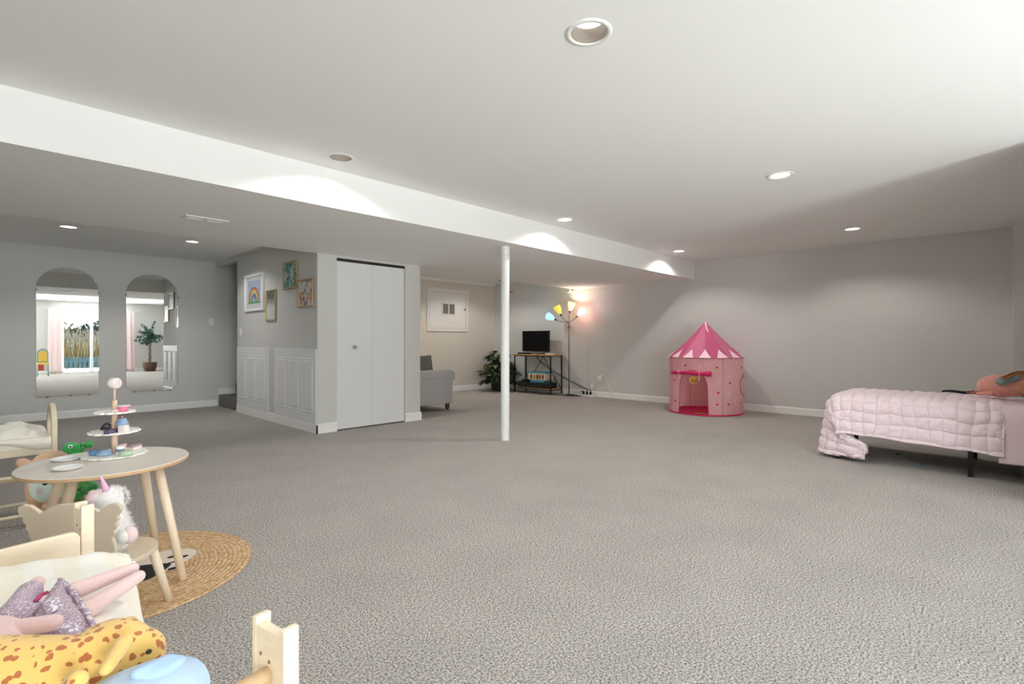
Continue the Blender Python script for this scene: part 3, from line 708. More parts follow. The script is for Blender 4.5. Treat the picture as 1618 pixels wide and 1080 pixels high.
for k in range(13):
    a = k*1.9; pts.append((8.17+0.10*math.cos(a)*rnd.uniform(0.6, 1), yS+0.16+0.09*math.sin(a)*rnd.uniform(0.5, 1)+(0.02*k-0.1), 0.012+0.012*(k % 3)))
cable('tangle of black cable on the carpet at the foot of the floor lamp', [(8.33, yS+0.05, 0.105), (8.30, yS+0.12, 0.09)]+pts, 0.006, cabm)
cable('black cable lying on the carpet below the low shelf', [(7.98, 7.5, 0.010), (7.95, 7.25, 0.012), (8.0, 7.0, 0.011), (7.93, 6.8, 0.011), (8.05, 6.55, 0.010), (8.1, yS+0.35, 0.010)], 0.006, cabm)
cable('thin white cable hanging behind the right end of the television table', [(8.405, 6.60, 0.8), (8.41, 6.50, 0.5), (8.38, 6.38, 0.2), (8.31, 6.28, 0.02)], 0.004, wp)
p_ = on_x(949, 597, XR); t = thing('plug_adapter', 'rounded white plug adapter on the wall outlet right of the floor lamp', 'adapter', (XR, p_.y, p_.z))
b = MB(); b.box((-0.055, -0.05, -0.035), (0, 0.05, 0.035), bev=0.015); b.build('body', wp, t)
b = MB(); b.box((-0.006, -0.04, -0.06), (0, 0.04, 0.06), bev=0.002); b.build('outlet_plate', wp, t)
q_ = on_x(936, 610, XR-0.03); b = MB(); b.box((-0.03, -0.02, -0.04), (0.0, 0.02, 0.045), bev=0.005)
tag(b.build('wall_charger', wp, loc=(XR-0.015, q_.y, q_.z)), 'small upright white block on the baseboard below the adapter', 'charger')
cable('white cord looping from the wall adapter down to the baseboard', [(XR-0.06, p_.y-0.03, p_.z+0.03), (XR-0.05, on_x(957, 594, XR).y, on_x(957, 594, XR).z), (XR-0.03, on_x(962, 606, XR).y, on_x(962, 606, XR).z), (XR-0.025, on_x(968, 622, XR-0.03).y, 0.06), (XR-0.03, on_x(972, 626, XR-0.03).y, 0.008)], 0.006, wp)
cable('thin white wire between the adapter and the upright white block', [(XR-0.03, p_.y+0.05, p_.z-0.01), (XR-0.02, (p_.y+q_.y)/2+0.04, (p_.z+q_.z)/2+0.04), (XR-0.03, q_.y, q_.z+0.045)], 0.0025, wp)

# ---------------------------------------------------------------- castle play tent
pinkL = mat('tent_light_pink', (248, 208, 209), 0.75, bump=0.12, scale=14, var=0.04, sheen=0.2)
pinkD = mat('tent_dark_pink', (228, 116, 160), 0.75, var=0.05, scale=10); pinkM = mat('tent_mid_pink', (236, 142, 180), 0.75, var=0.05, scale=10)
def translucent(m, k=0.45):
    t_ = m.node_tree; n_ = t_.nodes; b_ = n_['Principled BSDF']; o_ = [q for q in n_ if q.type == 'OUTPUT_MATERIAL'][0]
    tl_ = n_.new('ShaderNodeBsdfTranslucent'); mx_ = n_.new('ShaderNodeMixShader'); mx_.inputs[0].default_value = k
    if b_.inputs['Base Color'].links: t_.links.new(b_.inputs['Base Color'].links[0].from_socket, tl_.inputs[0])
    else: tl_.inputs[0].default_value = b_.inputs['Base Color'].default_value
    t_.links.new(b_.outputs[0], mx_.inputs[1]); t_.links.new(tl_.outputs[0], mx_.inputs[2]); t_.links.new(mx_.outputs[0], o_.inputs[0])
for m_ in (pinkL, pinkD, pinkM): translucent(m_)
magenta = mat('tent_magenta', (200, 24, 92), 0.6); pale = mat('tent_pale_pink', (250, 208, 220), 0.7); heartm = mat('tent_heart', (206, 38, 78), 0.6); starm = mat('tent_star', (250, 232, 234), 0.6)
meshm = mat('tent_mesh_grey', (214, 168, 170), 0.8); pipem = mat('tent_piping', (150, 30, 66), 0.6)
TCX, TCY = 7.84, 3.34; TR = 0.535; TWZ = 0.845; TZT = 1.40
tent = thing('play_tent', 'pink princess castle play tent with hearts and a pointed roof', 'play tent', (TCX, TCY, 0))
def tpt(th, z, r=TR):
    k = 1+0.010*math.sin(th*8)+0.006*math.sin(th*19+z*6)
    return Vector((r*k*math.cos(th), r*k*math.sin(th), z))
TH0 = math.atan2(-TCY, -TCX)     # toward the camera
def px2th(px):                   # angle on the drum seen at image column px
    a, bb = ray(px); dx, dy = a, bb
    # intersect ray with circle
    B = dx*TCX+dy*TCY; Cq = TCX**2+TCY**2-TR**2; q = B*B-Cq
    tt = B-math.sqrt(max(q, 0)); return math.atan2(tt*dy-TCY, tt*dx-TCX) % (2*PI)
def zat(px, py):
    th = px2th(px); X = TCX+TR*math.cos(th); Y = TCY+TR*math.sin(th); D = X*CC+Y*SS; return HCAM-(py-CY)*D/FPX
dl, dr = px2th(1073), px2th(1119.5)      # door jambs
if dl < 0: dl += 2*PI
if dr < 0: dr += 2*PI
dlo, dhi = min(dl, dr), max(dl, dr); dc = (dlo+dhi)/2; dw = (dhi-dlo)/2
DTOP = zat(1093, 590)+0.05
def door_half(z):      # half width (angle) of the door at height z
    zs = DTOP-0.30
    if z <= zs: return dw*(1-0.06*z/zs)
    u = (z-zs)/(DTOP-zs); return dw*0.94*math.sqrt(max(0, 1-u**2.4))
# drum: columns that follow the door edge
b = MB(); nz = 28
def strip(th_a, th_b, n):        # th_a(z), th_b(z)
    b.grid(lambda u, v: tpt(th_a(v*TWZ)+(th_b(v*TWZ)-th_a(v*TWZ))*u, v*TWZ), n, nz*2)
strip(lambda z: dc+door_half(z) if z < DTOP else dc, lambda z: dc+PI, 60)
strip(lambda z: dc-PI, lambda z: dc-door_half(z) if z < DTOP else dc, 60)
tw = b.build('tent_wall', pinkL, tent); pass
# hearts and stars printed on the wall, outside and inside
def heart(n=20):
    o = []
    for k in range(n):
        a = 2*PI*k/n; o.append((16*math.sin(a)**3/17, (13*math.cos(a)-5*math.cos(2*a)-2*math.cos(3*a)-math.cos(4*a))/17))
    return o
def star(n=6):
    return [((1.0 if k % 2 == 0 else 0.28)*math.cos(PI*k/n+0.3), (1.0 if k % 2 == 0 else 0.28)*math.sin(PI*k/n+0.3)) for k in range(2*n)]
b = MB()
def motif(shape, th, z, size, mi, r=TR+0.004):
    vs = []
    for x, y in shape: vs.append(tpt(th+x*size/TR, z+y*size, r))
    ctr = tpt(th, z, r); n = len(vs); b.add([ctr]+vs, [(0, 1+k, 1+(k+1) % n) for k in range(n)], mi)
zo = lambda x, y: (1020+x/6.0, 490+y/6.0)
for (x, y) in ((235, 518), (376, 523), (678, 542), (908, 541), (276, 661), (797, 691), (688, 784), (290, 855), (680, 893), (786, 891), (899, 878)):
    px, py = zo(x, y); px = max(px, 1060); motif(heart(), px2th(px), zat(px, py), 0.022, 0)
for (x, y) in ((521, 530), (803, 545), (866, 625), (683, 700), (273, 745), (788, 780), (850, 866)):
    px, py = zo(x, y); motif(star(), px2th(px), zat(px, py), 0.030, 1)
rnd = random.Random(5)
for k in range(26):
    th = dc+1.9+rnd.uniform(0, 2*PI-3.8); z = rnd.uniform(0.1, 0.78); motif(heart() if k % 2 else star(), th, z, 0.022 if k % 2 else 0.03, 0 if k % 2 else 1)
for th, z in ((dc+PI-0.25, 0.48), (dc+PI-0.35, 0.27), (dc+PI+0.18, 0.28), (dc+PI-0.6, 0.5), (dc+PI+0.5, 0.55), (dc+PI-0.05, 0.66)): motif(heart(), th, z, 0.022, 0, TR-0.012)
b.build('printed_motifs', [heartm, starm], tent)
# piping round the door, the eaves and the floor
pts = []
for k in range(31): z = DTOP*k/30*0.999; pts.append(tpt(dc+door_half(z), z, TR+0.003))
for k in range(30, -1, -1): z = DTOP*k/30*0.999; pts.append(tpt(dc-door_half(z), z, TR+0.003))
b = MB(); b.tube(pts, 0.0045, 6); b.build('door_piping', magenta, tent)
b = MB(); b.tube([tpt(2*PI*k/72, TWZ, TR+0.008) for k in range(72)], 0.006, 6, closed=True); b.build('eave_piping', pipem, tent)
b = MB(); b.lathe([(0.001, 0.0), (TR+0.012, 0.0), (TR+0.014, 0.012), (TR+0.006, 0.022), (TR-0.015, 0.008), (0.001, 0.006)], n=72); b.build('floor_mat', magenta, tent)
# zip and inside lining at the back, seen through the door
b = MB(); b.grid(lambda u, v: tpt(dc+PI+0.05+0.012*u, 0.03+v*0.6, TR-0.008), 2, 12); b.build('zip', mat('zip_grey', (120, 96, 90), 0.6), tent)
for th in (px2th(1142), px2th(1142)+PI/2, px2th(1142)+PI, px2th(1142)-PI/2):
    b = MB(); b.tube([tpt(th, 0.02, TR+0.001), tpt(th, TWZ*0.5, TR+0.001), tpt(th, TWZ-0.01, TR+0.001)], 0.004, 6); b.build('seam', mat('seam_pink', (196, 140, 146), 0.7), tent)
# window with mesh on the right
wth = px2th(1175.5); wz = zat(1172, 609)
b = MB(); n = 36; ring = [(0.40*math.cos(2*PI*k/n), 0.17*math.sin(2*PI*k/n)) for k in range(n)]
b.add([tpt(wth, wz, TR+0.003)]+[tpt(wth+x, wz+y, TR+0.003) for x, y in ring], [(0, 1+k, 1+(k+1) % n) for k in range(n)]); b.build('window_mesh', meshm, tent)
b = MB(); b.tube([tpt(wth+x, wz+y, TR+0.005) for x, y in ring], 0.004, 6, closed=True); b.build('window_piping', pipem, tent)
# roof
b = MB(); NG = 10; nr = 16; nt_ = 160; g0 = px2th(1114)
def roofpt(th, s_):
    r = (TR+0.012)*(1-s_)**1.04+0.006; k = 1-0.035*abs(math.sin((th-g0)*NG/2))*(1-s_)*0+0.012*math.cos((th-g0)*NG)*(1-s_)*s_*3
    return Vector((r*k*math.cos(th), r*k*math.sin(th), TWZ+(TZT-TWZ)*s_-0.02*math.sin(PI*s_)))
for g in range(NG):
    b.grid(lambda u, v, g=g: roofpt(g0+2*PI*(g+u)/NG, v), nt_//NG, nr, mi=g % 2)
bmesh.ops.remove_doubles(b.bm, verts=list(b.bm.verts), dist=0.0004)
r_ = b.build('roof', [pinkD, pinkM], tent); pass
NP = 14
for g in range(NP):
    th = g0+2*PI*(g+0.0)/NP; b = MB(); vs = []
    for i in range(9):
        s_ = i/8*0.25; hw = 0.155*(1-i/8)
        for j in range(5): p_ = roofpt(th+hw*(j/2-1)/(1-s_*0.3), s_); nn = Vector((p_.x, p_.y, 0)).normalized(); vs.append(p_+nn*0.005+Vector((0, 0, 0.005)))
    b.add(vs, [(i*5+j, i*5+j+1, (i+1)*5+j+1, (i+1)*5+j) for i in range(8) for j in range(4)], 0, True); b.build('pennant', pale, tent)
b = MB(); th = px2th(1128)
vs = [roofpt(th-0.9, 0.985), roofpt(th+0.3, 0.985), roofpt(th+0.05, 0.83), roofpt(th+0.10, 0.70), roofpt(th-0.12, 0.76)]
vs = [v+Vector((v.x, v.y, 0)).normalized()*0.008+Vector((0, 0, 0.006)) for v in vs]; b.add(vs, [(0, 1, 2, 3, 4)]); b.build('tip_flag', pale, tent)
# rolled-up door flap
z1 = zat(1093, 588)
pa, pb = tpt(px2th(1066), zat(1066, 589), TR+0.032), tpt(px2th(1122.5), zat(1122, 591), TR+0.032)
pts = []; rr = []
tha, thb = px2th(1065.5), px2th(1123)
for k in range(17):
    u = k/16; th = tha+(thb-tha)*u
    pts.append(tpt(th, zat(1066, 588)+(zat(1122, 590.5)-zat(1066, 588))*u+0.008*math.sin(PI*u), TR+0.030)); rr.append(0.022+0.014*u+0.003*math.sin(k*1.3))
b = MB(); b.tube(pts, rr, 14); fl = b.build('rolled_flap', magenta, tent)
for u in (0.28, 0.80):
    th = tha+(thb-tha)*u; z = zat(1093, 589); ring = []
    c_ = pts[int(u*16)]; 
    b = MB(); n_ = Vector((c_.x, c_.y, 0)).normalized()
    b.tube([c_+(n_*math.cos(a)+Vector((0, 0, 1))*math.sin(a))*(rr[int(u*16)]+0.003) for a in [2*PI*k/14 for k in range(14)]], 0.004, 6, closed=True)
    b.tube([c_+Vector((0, 0, -0.03))+n_*0.012, c_+Vector((0, 0, -0.07))+n_*0.008, c_+Vector((0.01, 0.01, -0.12))], [0.005, 0.009, 0.006], 6); b.build('tie', pale, tent)
# hanging badge: a yellow disc with a plain brown bird shape
bpx, bpy_ = zo(450, 660); th = px2th(bpx); z = zat(bpx, bpy_); c_ = tpt(th, z, TR-0.03)
nrm = Vector((math.cos(TH0), math.sin(TH0), 0)); sd = Vector((-nrm.y, nrm.x, 0)); M = frame_axes(sd, (0, 0, 1), c_)
b = MB(); b.prism([(0.056*math.cos(2*PI*k/28), 0.056*math.sin(2*PI*k/28)) for k in range(28)], 0.008, M, 0)
dk = mat('badge_brown', (92, 44, 30), 0.6); tn = mat('badge_tan', (190, 120, 50), 0.6)
def disc(mb, cx, cy, rx, ry, zz, mi, M): n = 18; mb.add([M @ Vector((cx+rx*math.cos(2*PI*k/n), cy+ry*math.sin(2*PI*k/n), zz)) for k in range(n)], [tuple(range(n))], mi)
disc(b, 0.006, -0.006, 0.040, 0.040, 0.009, 1, M); disc(b, 0.006, -0.010, 0.022, 0.028, 0.0095, 2, M); disc(b, -0.008, 0.018, 0.011, 0.011, 0.0100, 3, M); disc(b, 0.018, 0.018, 0.011, 0.011, 0.0100, 3, M)
b.tube([c_+Vector((0, 0, 0.05)), c_+Vector((0, 0, 0.12))], 0.002, 5, 1)
tag(b.build('hanging_badge', [mat('badge_yellow', (226, 178, 32), 0.5), dk, tn, mat('badge_gold', (222, 170, 60), 0.5)], loc=(TCX, TCY, 0)), 'round yellow and brown badge hanging in the tent doorway', 'badge')
p_ = Vector((TCX, TCY, 0))+tpt(dc+0.2, 0, 0.40); b = MB(); b.box((-0.012, -0.09, 0), (0.012, 0.09, 0.014), bev=0.004)
tag(b.build('wooden_stick', mat('stick_wood', (190, 130, 60), 0.6), loc=(p_.x, p_.y, 0.0095), rot=(0, 0, TH0-0.2)), 'short wooden stick on the magenta tent floor', 'stick')

# ---------------------------------------------------------------- bed with pink comforter
BX0, BX1, BY0, BY1 = 5.52, 6.48, -1.0, 1.20
bedm = mat('dark_bed_metal', (34, 36, 40), 0.4, 0.5)
t = thing('bed_frame', 'low dark metal bed frame under the pink comforter', 'bed', ((BX0+BX1)/2, (BY0+BY1)/2, 0)); cx, cy = (BX0+BX1)/2, (BY0+BY1)/2; hx, hy = 0.46, 1.08
lp = P(1538, 755)
for x, y in ((-hx, -hy+0.02), (hx-0.035, -hy+0.02), (-hx, lp.y-cy), (hx-0.035, lp.y-cy), (-hx+0.03, hy-0.08), (hx-0.035, hy-0.08)):
    b = MB(); b.box((x, y, 0), (x+0.035, y+0.035, 0.28)); b.build('leg', bedm, t)
for x in (-hx, hx-0.035): b = MB(); b.box((x, -hy+0.02, 0.2805), (x+0.035, hy-0.06, 0.32)); b.build('side_rail', bedm, t)
b = MB(); b.box((-hx+0.04, -hy+0.04, 0.285), (hx-0.04, hy-0.08, 0.315)); b.build('slats', bedm, t)
b = MB(); b.box((-hx+0.005, -hy+0.03, 0.3255), (hx-0.005, hy-0.05, 0.535), bev=0.04); tag(b.build('mattress', mat('mattress_white', (220, 216, 214), 0.9), loc=(cx, cy, 0)), 'mattress under the puckered pink comforter', 'mattress')
TOPZ = 0.575; RC = 0.11
DS = 0.395; DF = 0.60
def drape(u, v, flare=0.14, near=DS, extra=0.0):
    """u: metres across from the near top edge (negative = hanging), v: metres along from the foot edge (negative = hanging)"""
    x0, y1 = BX0+RC, BY1-RC
    du = max(0.0, -u); dv = max(0.0, -v); x = x0+max(0.0, u); y = y1-max(0.0, v)
    W_ = (BX1-RC)-x0
    if u > W_: far = u-W_; x = BX1-RC
    else: far = 0
    L = math.hypot(du if not far else far, dv); z = TOPZ
    if L > 1e-6:
        ex = (-du if not far else far)/L; ey = dv/L; q = RC*PI/2
        if L < q: a = L/RC; off = RC*math.sin(a); z = TOPZ-RC*(1-math.cos(a))
        else: h_ = L-q; off = RC+flare*h_; z = TOPZ-RC-h_*0.985
        if z < 0.022:
            over = 0.022-z; off += over*0.9; z = 0.022
        x += ex*off; y += ey*off
    return Vector((x, y, z))
comf = mat('pink_comforter', (232, 214, 220), 0.85, bump=0.2, scale=90, sheen=0.3)
sheet = mat('pink_smooth_fabric', (228, 206, 213), 0.85, bump=0.1, scale=60, sheen=0.25)
def cloth(fn, nu, nv, disp):
    g = [[fn(i/nu, j/nv) for i in range(nu+1)] for j in range(nv+1)]
    out = []
    for j in range(nv+1):
        for i in range(nu+1):
            a = g[j][min(i+1, nu)]-g[j][max(i-1, 0)]; c2 = g[min(j+1, nv)][i]-g[max(j-1, 0)][i]; n_ = a.cross(c2)
            if n_.length > 1e-9: n_.normalize()
            n_ = -n_
            out.append(g[j][i]+n_*disp(i/nu, j/nv, g[j][i]))
    return out
def comforter():
    Wt = (BX1-BX0-2*RC); U0, U1 = -DS, Wt+0.35; V0, V1 = -DF, BY1-RC-(-0.02)
    nu, nv = 300, 330; S = 0.092
    def uv(a, c_): return U0+(U1-U0)*a, V0+(V1-V0)*c_
    def fn(a, c_):
        u, v = uv(a, c_); u2 = u+0.020*noise.noise(Vector((u*5, v*5, 0))); v2 = v+0.020*noise.noise(Vector((u*5, v*5, 9)))
        if v < 0 and u < 0:      # the loose corner folds toward the near side
            k = min(1, (-v)/0.4)*min(1, (-u)/0.3); p = drape(u2, v2); p.y -= 0.34*k*k; p.x -= 0.05*k; p.z = max(0.022, p.z+0.02*k); return p
        p = drape(u2, v2)
        if u < -0.1: p.z += -0.05*min(1.0, max(0, (v-0.25)/0.9))*min(1, (-u-0.1)/0.25)
        return p
    def disp(a, c_, p):
        u, v = uv(a, c_)
        jx = 0.22*noise.noise(Vector((u*7, v*7, 2))); jy = 0.22*noise.noise(Vector((u*7, v*7, 5)))
        su = abs(math.sin(PI*(u/S+jx))); sv = abs(math.sin(PI*(v/S+jy)))
        puff = (su**0.45)*(sv**0.45); w1 = noise.noise(Vector((u*26, v*26, 1)))*0.5+noise.noise(Vector((u*55, v*20, 4)))*0.3+noise.noise(Vector((u*18, v*60, 7)))*0.35
        return 0.022*puff+0.016*w1*(0.5+0.55*(1-puff))+0.010*noise.noise(Vector((u*3, v*3, 3)))
    vs = cloth(fn, nu, nv, disp); b = MB()
    b.add(vs, [(j*(nu+1)+i, j*(nu+1)+i+1, (j+1)*(nu+1)+i+1, (j+1)*(nu+1)+i) for j in range(nv) for i in range(nu)], 0, True)
    o = b.build('comforter', comf); s_ = o.modifiers.new('sol', 'SOLIDIFY'); s_.thickness = 0.012; s_.offset = -1
    tag(o, 'puckered pale pink comforter hanging over the bed side and foot', 'comforter'); return o
comforter()
def smooth_end():
    Wt = (BX1-BX0-2*RC); U0, U1 = -DS-0.06, Wt+0.3; v0 = BY1-RC-0.02; v1 = BY1-RC+0.95; nu, nv = 120, 60
    def uv(a, c_): return U0+(U1-U0)*a, v0+(v1-v0)*c_
    def fn(a, c_):
        u, v = uv(a, c_); p = drape(u, v, 0.12); p.z += 0.008
        if u < -0.1: p.z -= 0.045*min(1, (-u-0.1)/0.25)
        return p
    def disp(a, c_, p):
        u, v = uv(a, c_); return 0.012+0.010*noise.noise(Vector((u*4, v*5, 1)))+0.004*noise.noise(Vector((u*14, v*9, 2)))
    vs = cloth(fn, nu, nv, disp); b = MB()
    b.add(vs, [(j*(nu+1)+i, j*(nu+1)+i+1, (j+1)*(nu+1)+i+1, (j+1)*(nu+1)+i) for j in range(nv) for i in range(nu)], 0, True)
    o = b.build('folded_cover', sheet); s_ = o.modifiers.new('sol', 'SOLIDIFY'); s_.thickness = 0.012; s_.offset = -1
    tag(o, 'smooth pink folded-back cover at the right end of the bed', 'bed cover')
smooth_end()
# black fabric lying along the far bed edge
b = MB()
b.grid(lambda u, v: Vector((6.40+0.05*v+0.03*math.sin(u*5), 0.42-0.8*u, 0.605+0.045*math.sin(PI*v)*(0.4+0.8*u)+0.006*math.sin(u*23))), 30, 8)
tag(b.build('black_cloth', mat('black_cloth', (16, 16, 18), 0.9)), 'black cloth lying along the far edge of the bed', 'cloth')
# peach plush doll on the bed
peach = mat('peach_plush', (216, 150, 136), 0.95, bump=0.5, scale=220, var=0.1, vscale=9, sheen=0.4); peachL = mat('peach_limb', (226, 160, 146), 0.95, bump=0.3, scale=200)
t = thing('plush_doll', 'peach coloured plush doll lying on the pink bed, cut by the right edge', 'plush toy', (6.0, 0.0, 0.604))
def rel(px, py, X): return on_x(px, py, X)-Vector((6.0, 0.0, 0.604))
b = MB(); b.ell(rel(1579, 609, 6.0)+Vector((0, -0.01, 0)), (0.10, 0.155, 0.097)); b.ell(rel(1600, 612, 6.0), (0.09, 0.13, 0.075)); b.ell(rel(1627, 600, 6.02), (0.085, 0.085, 0.085)); capsule(b, rel(1600, 608, 5.95), rel(1618, 604, 5.95), 0.04, 0.04); remesh(b.build('body', peach, t), 0.010, 5)
for a, c2, x_ in (((1562, 609), (1541, 620), 6.04), ((1566, 621), (1546, 621.5), 5.93)):
    b = MB(); capsule(b, rel(a[0], a[1], x_), rel(c2[0], c2[1], x_), 0.017, 0.015); b.build('leg', peachL, t)
b = MB(); c_ = rel(1535, 621, 6.02)
for k in range(3): b.tube([c_+Vector((0.02*math.sin(a+k), 0.03*math.cos(a)-0.01*k, 0.010+0.010*math.sin(2*a+k))) for a in [2*PI*i/16 for i in range(16)]], 0.003, 5, closed=True)
b.build('laces', mat('brown_lace', (170, 104, 76), 0.7), t)
b = MB(); capsule(b, rel(1582, 602, 5.90)+Vector((0, 0, 0.0)), rel(1607, 596, 5.92), 0.036, 0.026); part_label(b.build('ear', mat('teal_plush', (128, 150, 142), 0.95, bump=0.5, scale=200), t), 'grey-green floppy ear')
b = MB(); rnd = random.Random(2)
for k in range(16):
    a0_ = rel(1617, 588, 5.95)+Vector((rnd.uniform(-.03, .03), rnd.uniform(-.02, .02), rnd.uniform(-.01, .01))); e_ = rel(1593, 597, 5.88)+Vector((rnd.uniform(-.03, .03), rnd.uniform(-.02, .05), rnd.uniform(-.012, .012)))
    b.tube([a0_, (a0_+e_)/2+Vector((0, 0, 0.012)), e_], 0.005, 5)
b.build('hair', mat('brown_wool_hair', (172, 112, 78), 0.9), t)
b = MB(); b.ell(rel(1637, 617, 5.78), (0.06, 0.13, 0.055)); tag(b.build('brown_ball', mat('tan_felt', (168, 118, 88), 0.9), loc=(6.0, 0, 0.604)), 'tan rounded plush lying in front of the peach doll', 'plush toy')
# two scraps under the bed
for px, py, c_, lb in ((1419, 718, (40, 110, 60), 'tiny green scrap on the carpet under the bed'), (1458, 735, (60, 110, 160), 'tiny blue scrap on the carpet under the bed')):
    p_ = P(px, py, 0.0); b = MB(); b.ell((0, 0, 0.005), (0.016, 0.02, 0.006), u=10, v=6); tag(b.build('scrap', mat('scrap_%d' % px, c_, 0.7), loc=(p_.x, p_.y, 0.001)), lb, 'scrap')

# ---------------------------------------------------------------- sliding door, added window, curtains, view outside
gl = bpy.data.materials.new('window_glass'); gl.use_nodes = True; n_ = gl.node_tree; n_.nodes.clear()
o_ = n_.nodes.new('ShaderNodeOutputMaterial'); mxs = n_.nodes.new('ShaderNodeMixShader'); tr = n_.nodes.new('ShaderNodeBsdfTransparent'); go = n_.nodes.new('ShaderNodeBsdfGlossy')
go.inputs['Roughness'].default_value = 0.02; mxs.inputs[0].default_value = 0.06; tr.inputs[0].default_value = (0.95, 0.97, 0.97, 1)
n_.links.new(tr.outputs[0], mxs.inputs[1]); n_.links.new(go.outputs[0], mxs.inputs[2]); n_.links.new(mxs.outputs[0], o_.inputs[0])
def opening(name, x0, x1, z0, z1, mids, label):
    t = bpy.data.objects.new(name, None); C.objects.link(t); t.location = ((x0+x1)/2, YB-0.06, z0); structure(t, label); w2 = (x1-x0)/2; H = z1-z0
    b = MB(); f = 0.06
    for lo, hi in (((-w2, 0), (w2, f)), ((-w2, H-f), (w2, H)), ((-w2, f), (-w2+f, H-f)), ((w2-f, f), (w2, H-f))): b.box((lo[0], -0.045, lo[1]), (hi[0], 0.045, hi[1]))
    for m_ in mids: b.box((m_-0.04, -0.03, f), (m_+0.04, 0.03, H-f))
    b.build('frame', trimm, t)
    b = MB(); b.box((-w2+f, -0.004, f), (w2-f, 0.004, H-f)); b.build('pane', gl, t)
    b = MB(); e = 0.07
    for lo, hi in (((-w2-e, H), (w2+e, H+e)), ((-w2-e, 0), (-w2, H)), ((w2, 0), (w2+e, H))): b.box((lo[0], 0.06, lo[1]), (hi[0], 0.075, hi[1]))
    if z0 > 0: b.box((-w2-e, 0.055, -0.03), (w2+e, 0.11, 0))
    b.build('casing', trimm, t)
opening('door_1', SD0, SD1, 0.0, SDZ, [2.74-(SD0+SD1)/2], 'white sliding glass door in the rear wall')
opening('added_window_1', W0, W1, WZ0, WZ1, [0], 'added white window in the rear wall, out of view')  # unseen window added to let the fill lamp in
curt = mat('pink_curtain', (242, 220, 219), 0.9, bump=0.1, scale=80, sheen=0.2)
def curtain(label, x0, x1):
    b = MB(); k = (x1-x0)/0.075
    b.grid(lambda u, v: Vector((x0+(x1-x0)*u*(1+0.06*(1-v)), YB+0.13+0.03*math.sin(2*PI*k*u*0.5)*(1-0.4*v)+0.008*math.sin(9*u+5*v), 0.015+2.14*v)), 90, 20)
    o = b.build('curtain', curt); s_ = o.modifiers.new('s', 'SOLIDIFY'); s_.thickness = 0.003; tag(o, label, 'curtain', 'pink curtains by the sliding door')
curtain('pale pink curtain left of the glass door, seen in the left mirror', 1.60, 1.93); curtain('pale pink curtain right of the glass door, seen in the right mirror', 3.42, 3.72)
b = MB(); b.tube([(1.5, YB+0.13, 2.17), (4.1, YB+0.13, 2.17)], 0.012, 10)
for x in (1.55, 2.85, 4.05): b.tube([(x, YB+0.002, 2.17), (x, YB+0.13, 2.17)], 0.008, 6)
tag(b.build('curtain_rod', whitef), 'white curtain rod above the sliding glass door', 'curtain rod')
# outside: terrace, low fence, reeds, trees
b = MB(); b.box((-6, -6.4, -0.12), (10, YB-T, -0.02)); structure(b.build('terrace', mat('terrace_concrete', (196, 196, 192), 0.8, var=0.06, scale=3)), 'pale terrace outside the glass door')
b = MB(); b.box((-30, -60, -0.4), (34, -6.4, -0.14)); structure(b.build('ground', mat('meadow_ground', (110, 112, 70), 0.95, var=0.2, scale=1.2)), 'meadow beyond the terrace')
tealf = mat('fence_teal', (88, 128, 140), 0.7, var=0.1, scale=9)
t = thing('picket_fence', 'low teal picket fence behind the terrace, seen in the left mirror', 'fence', (2.2, -6.55, -0.14))
for k in range(34):
    b = MB(); x = -2.2+k*0.135; b.box((x, -0.012, 0), (x+0.095, 0.012, 0.60+0.015*(k % 2))); b.build('picket', tealf, t)
b = MB(); b.box((-2.3, 0.012, 0.12), (2.5, 0.045, 0.18)); b.build('lower_rail', tealf, t)
b = MB(); b.box((-2.3, 0.012, 0.42), (2.5, 0.045, 0.48)); b.build('upper_rail', tealf, t)
rnd = random.Random(21)
b = MB()
for k in range(5200):
    x = rnd.uniform(-1.5, 6.5); y = rnd.uniform(-11.5, -7.2); h_ = rnd.uniform(1.0, 1.75)*(0.75+0.25*(-y-7)/4.5); a = rnd.uniform(0, PI); wv = rnd.uniform(0.012, 0.026); dx = rnd.uniform(-0.16, 0.16); dy = rnd.uniform(-0.1, 0.1)
    u_ = Vector((math.cos(a), math.sin(a), 0))*wv; p0 = Vector((x, y, -0.14)); p1 = p0+Vector((dx*0.4, dy*0.4, h_*0.6)); p2 = p0+Vector((dx, dy, h_)); mi = rnd.choice((0, 0, 1, 1, 2))
    b.add([p0-u_, p0+u_, p1+u_, p1-u_, p2], [(0, 1, 2, 3), (3, 2, 4)], mi)
    if mi != 2 and rnd.random() < 0.5:
        b.add([p2-u_*1.6, p2+Vector((0, 0, 0.12)), p2+u_*1.6, p2-Vector((0, 0, 0.10))], [(0, 1, 2, 3)], 3)
tag(b.build('reeds', [mat('reed_straw', (214, 186, 130), 0.8), mat('reed_tan', (186, 150, 96), 0.8), mat('reed_green', (160, 170, 92), 0.8), mat('reed_plume', (206, 196, 172), 0.9)]), 'bank of tall straw coloured reeds behind the low fence', 'reeds', kind='stuff')
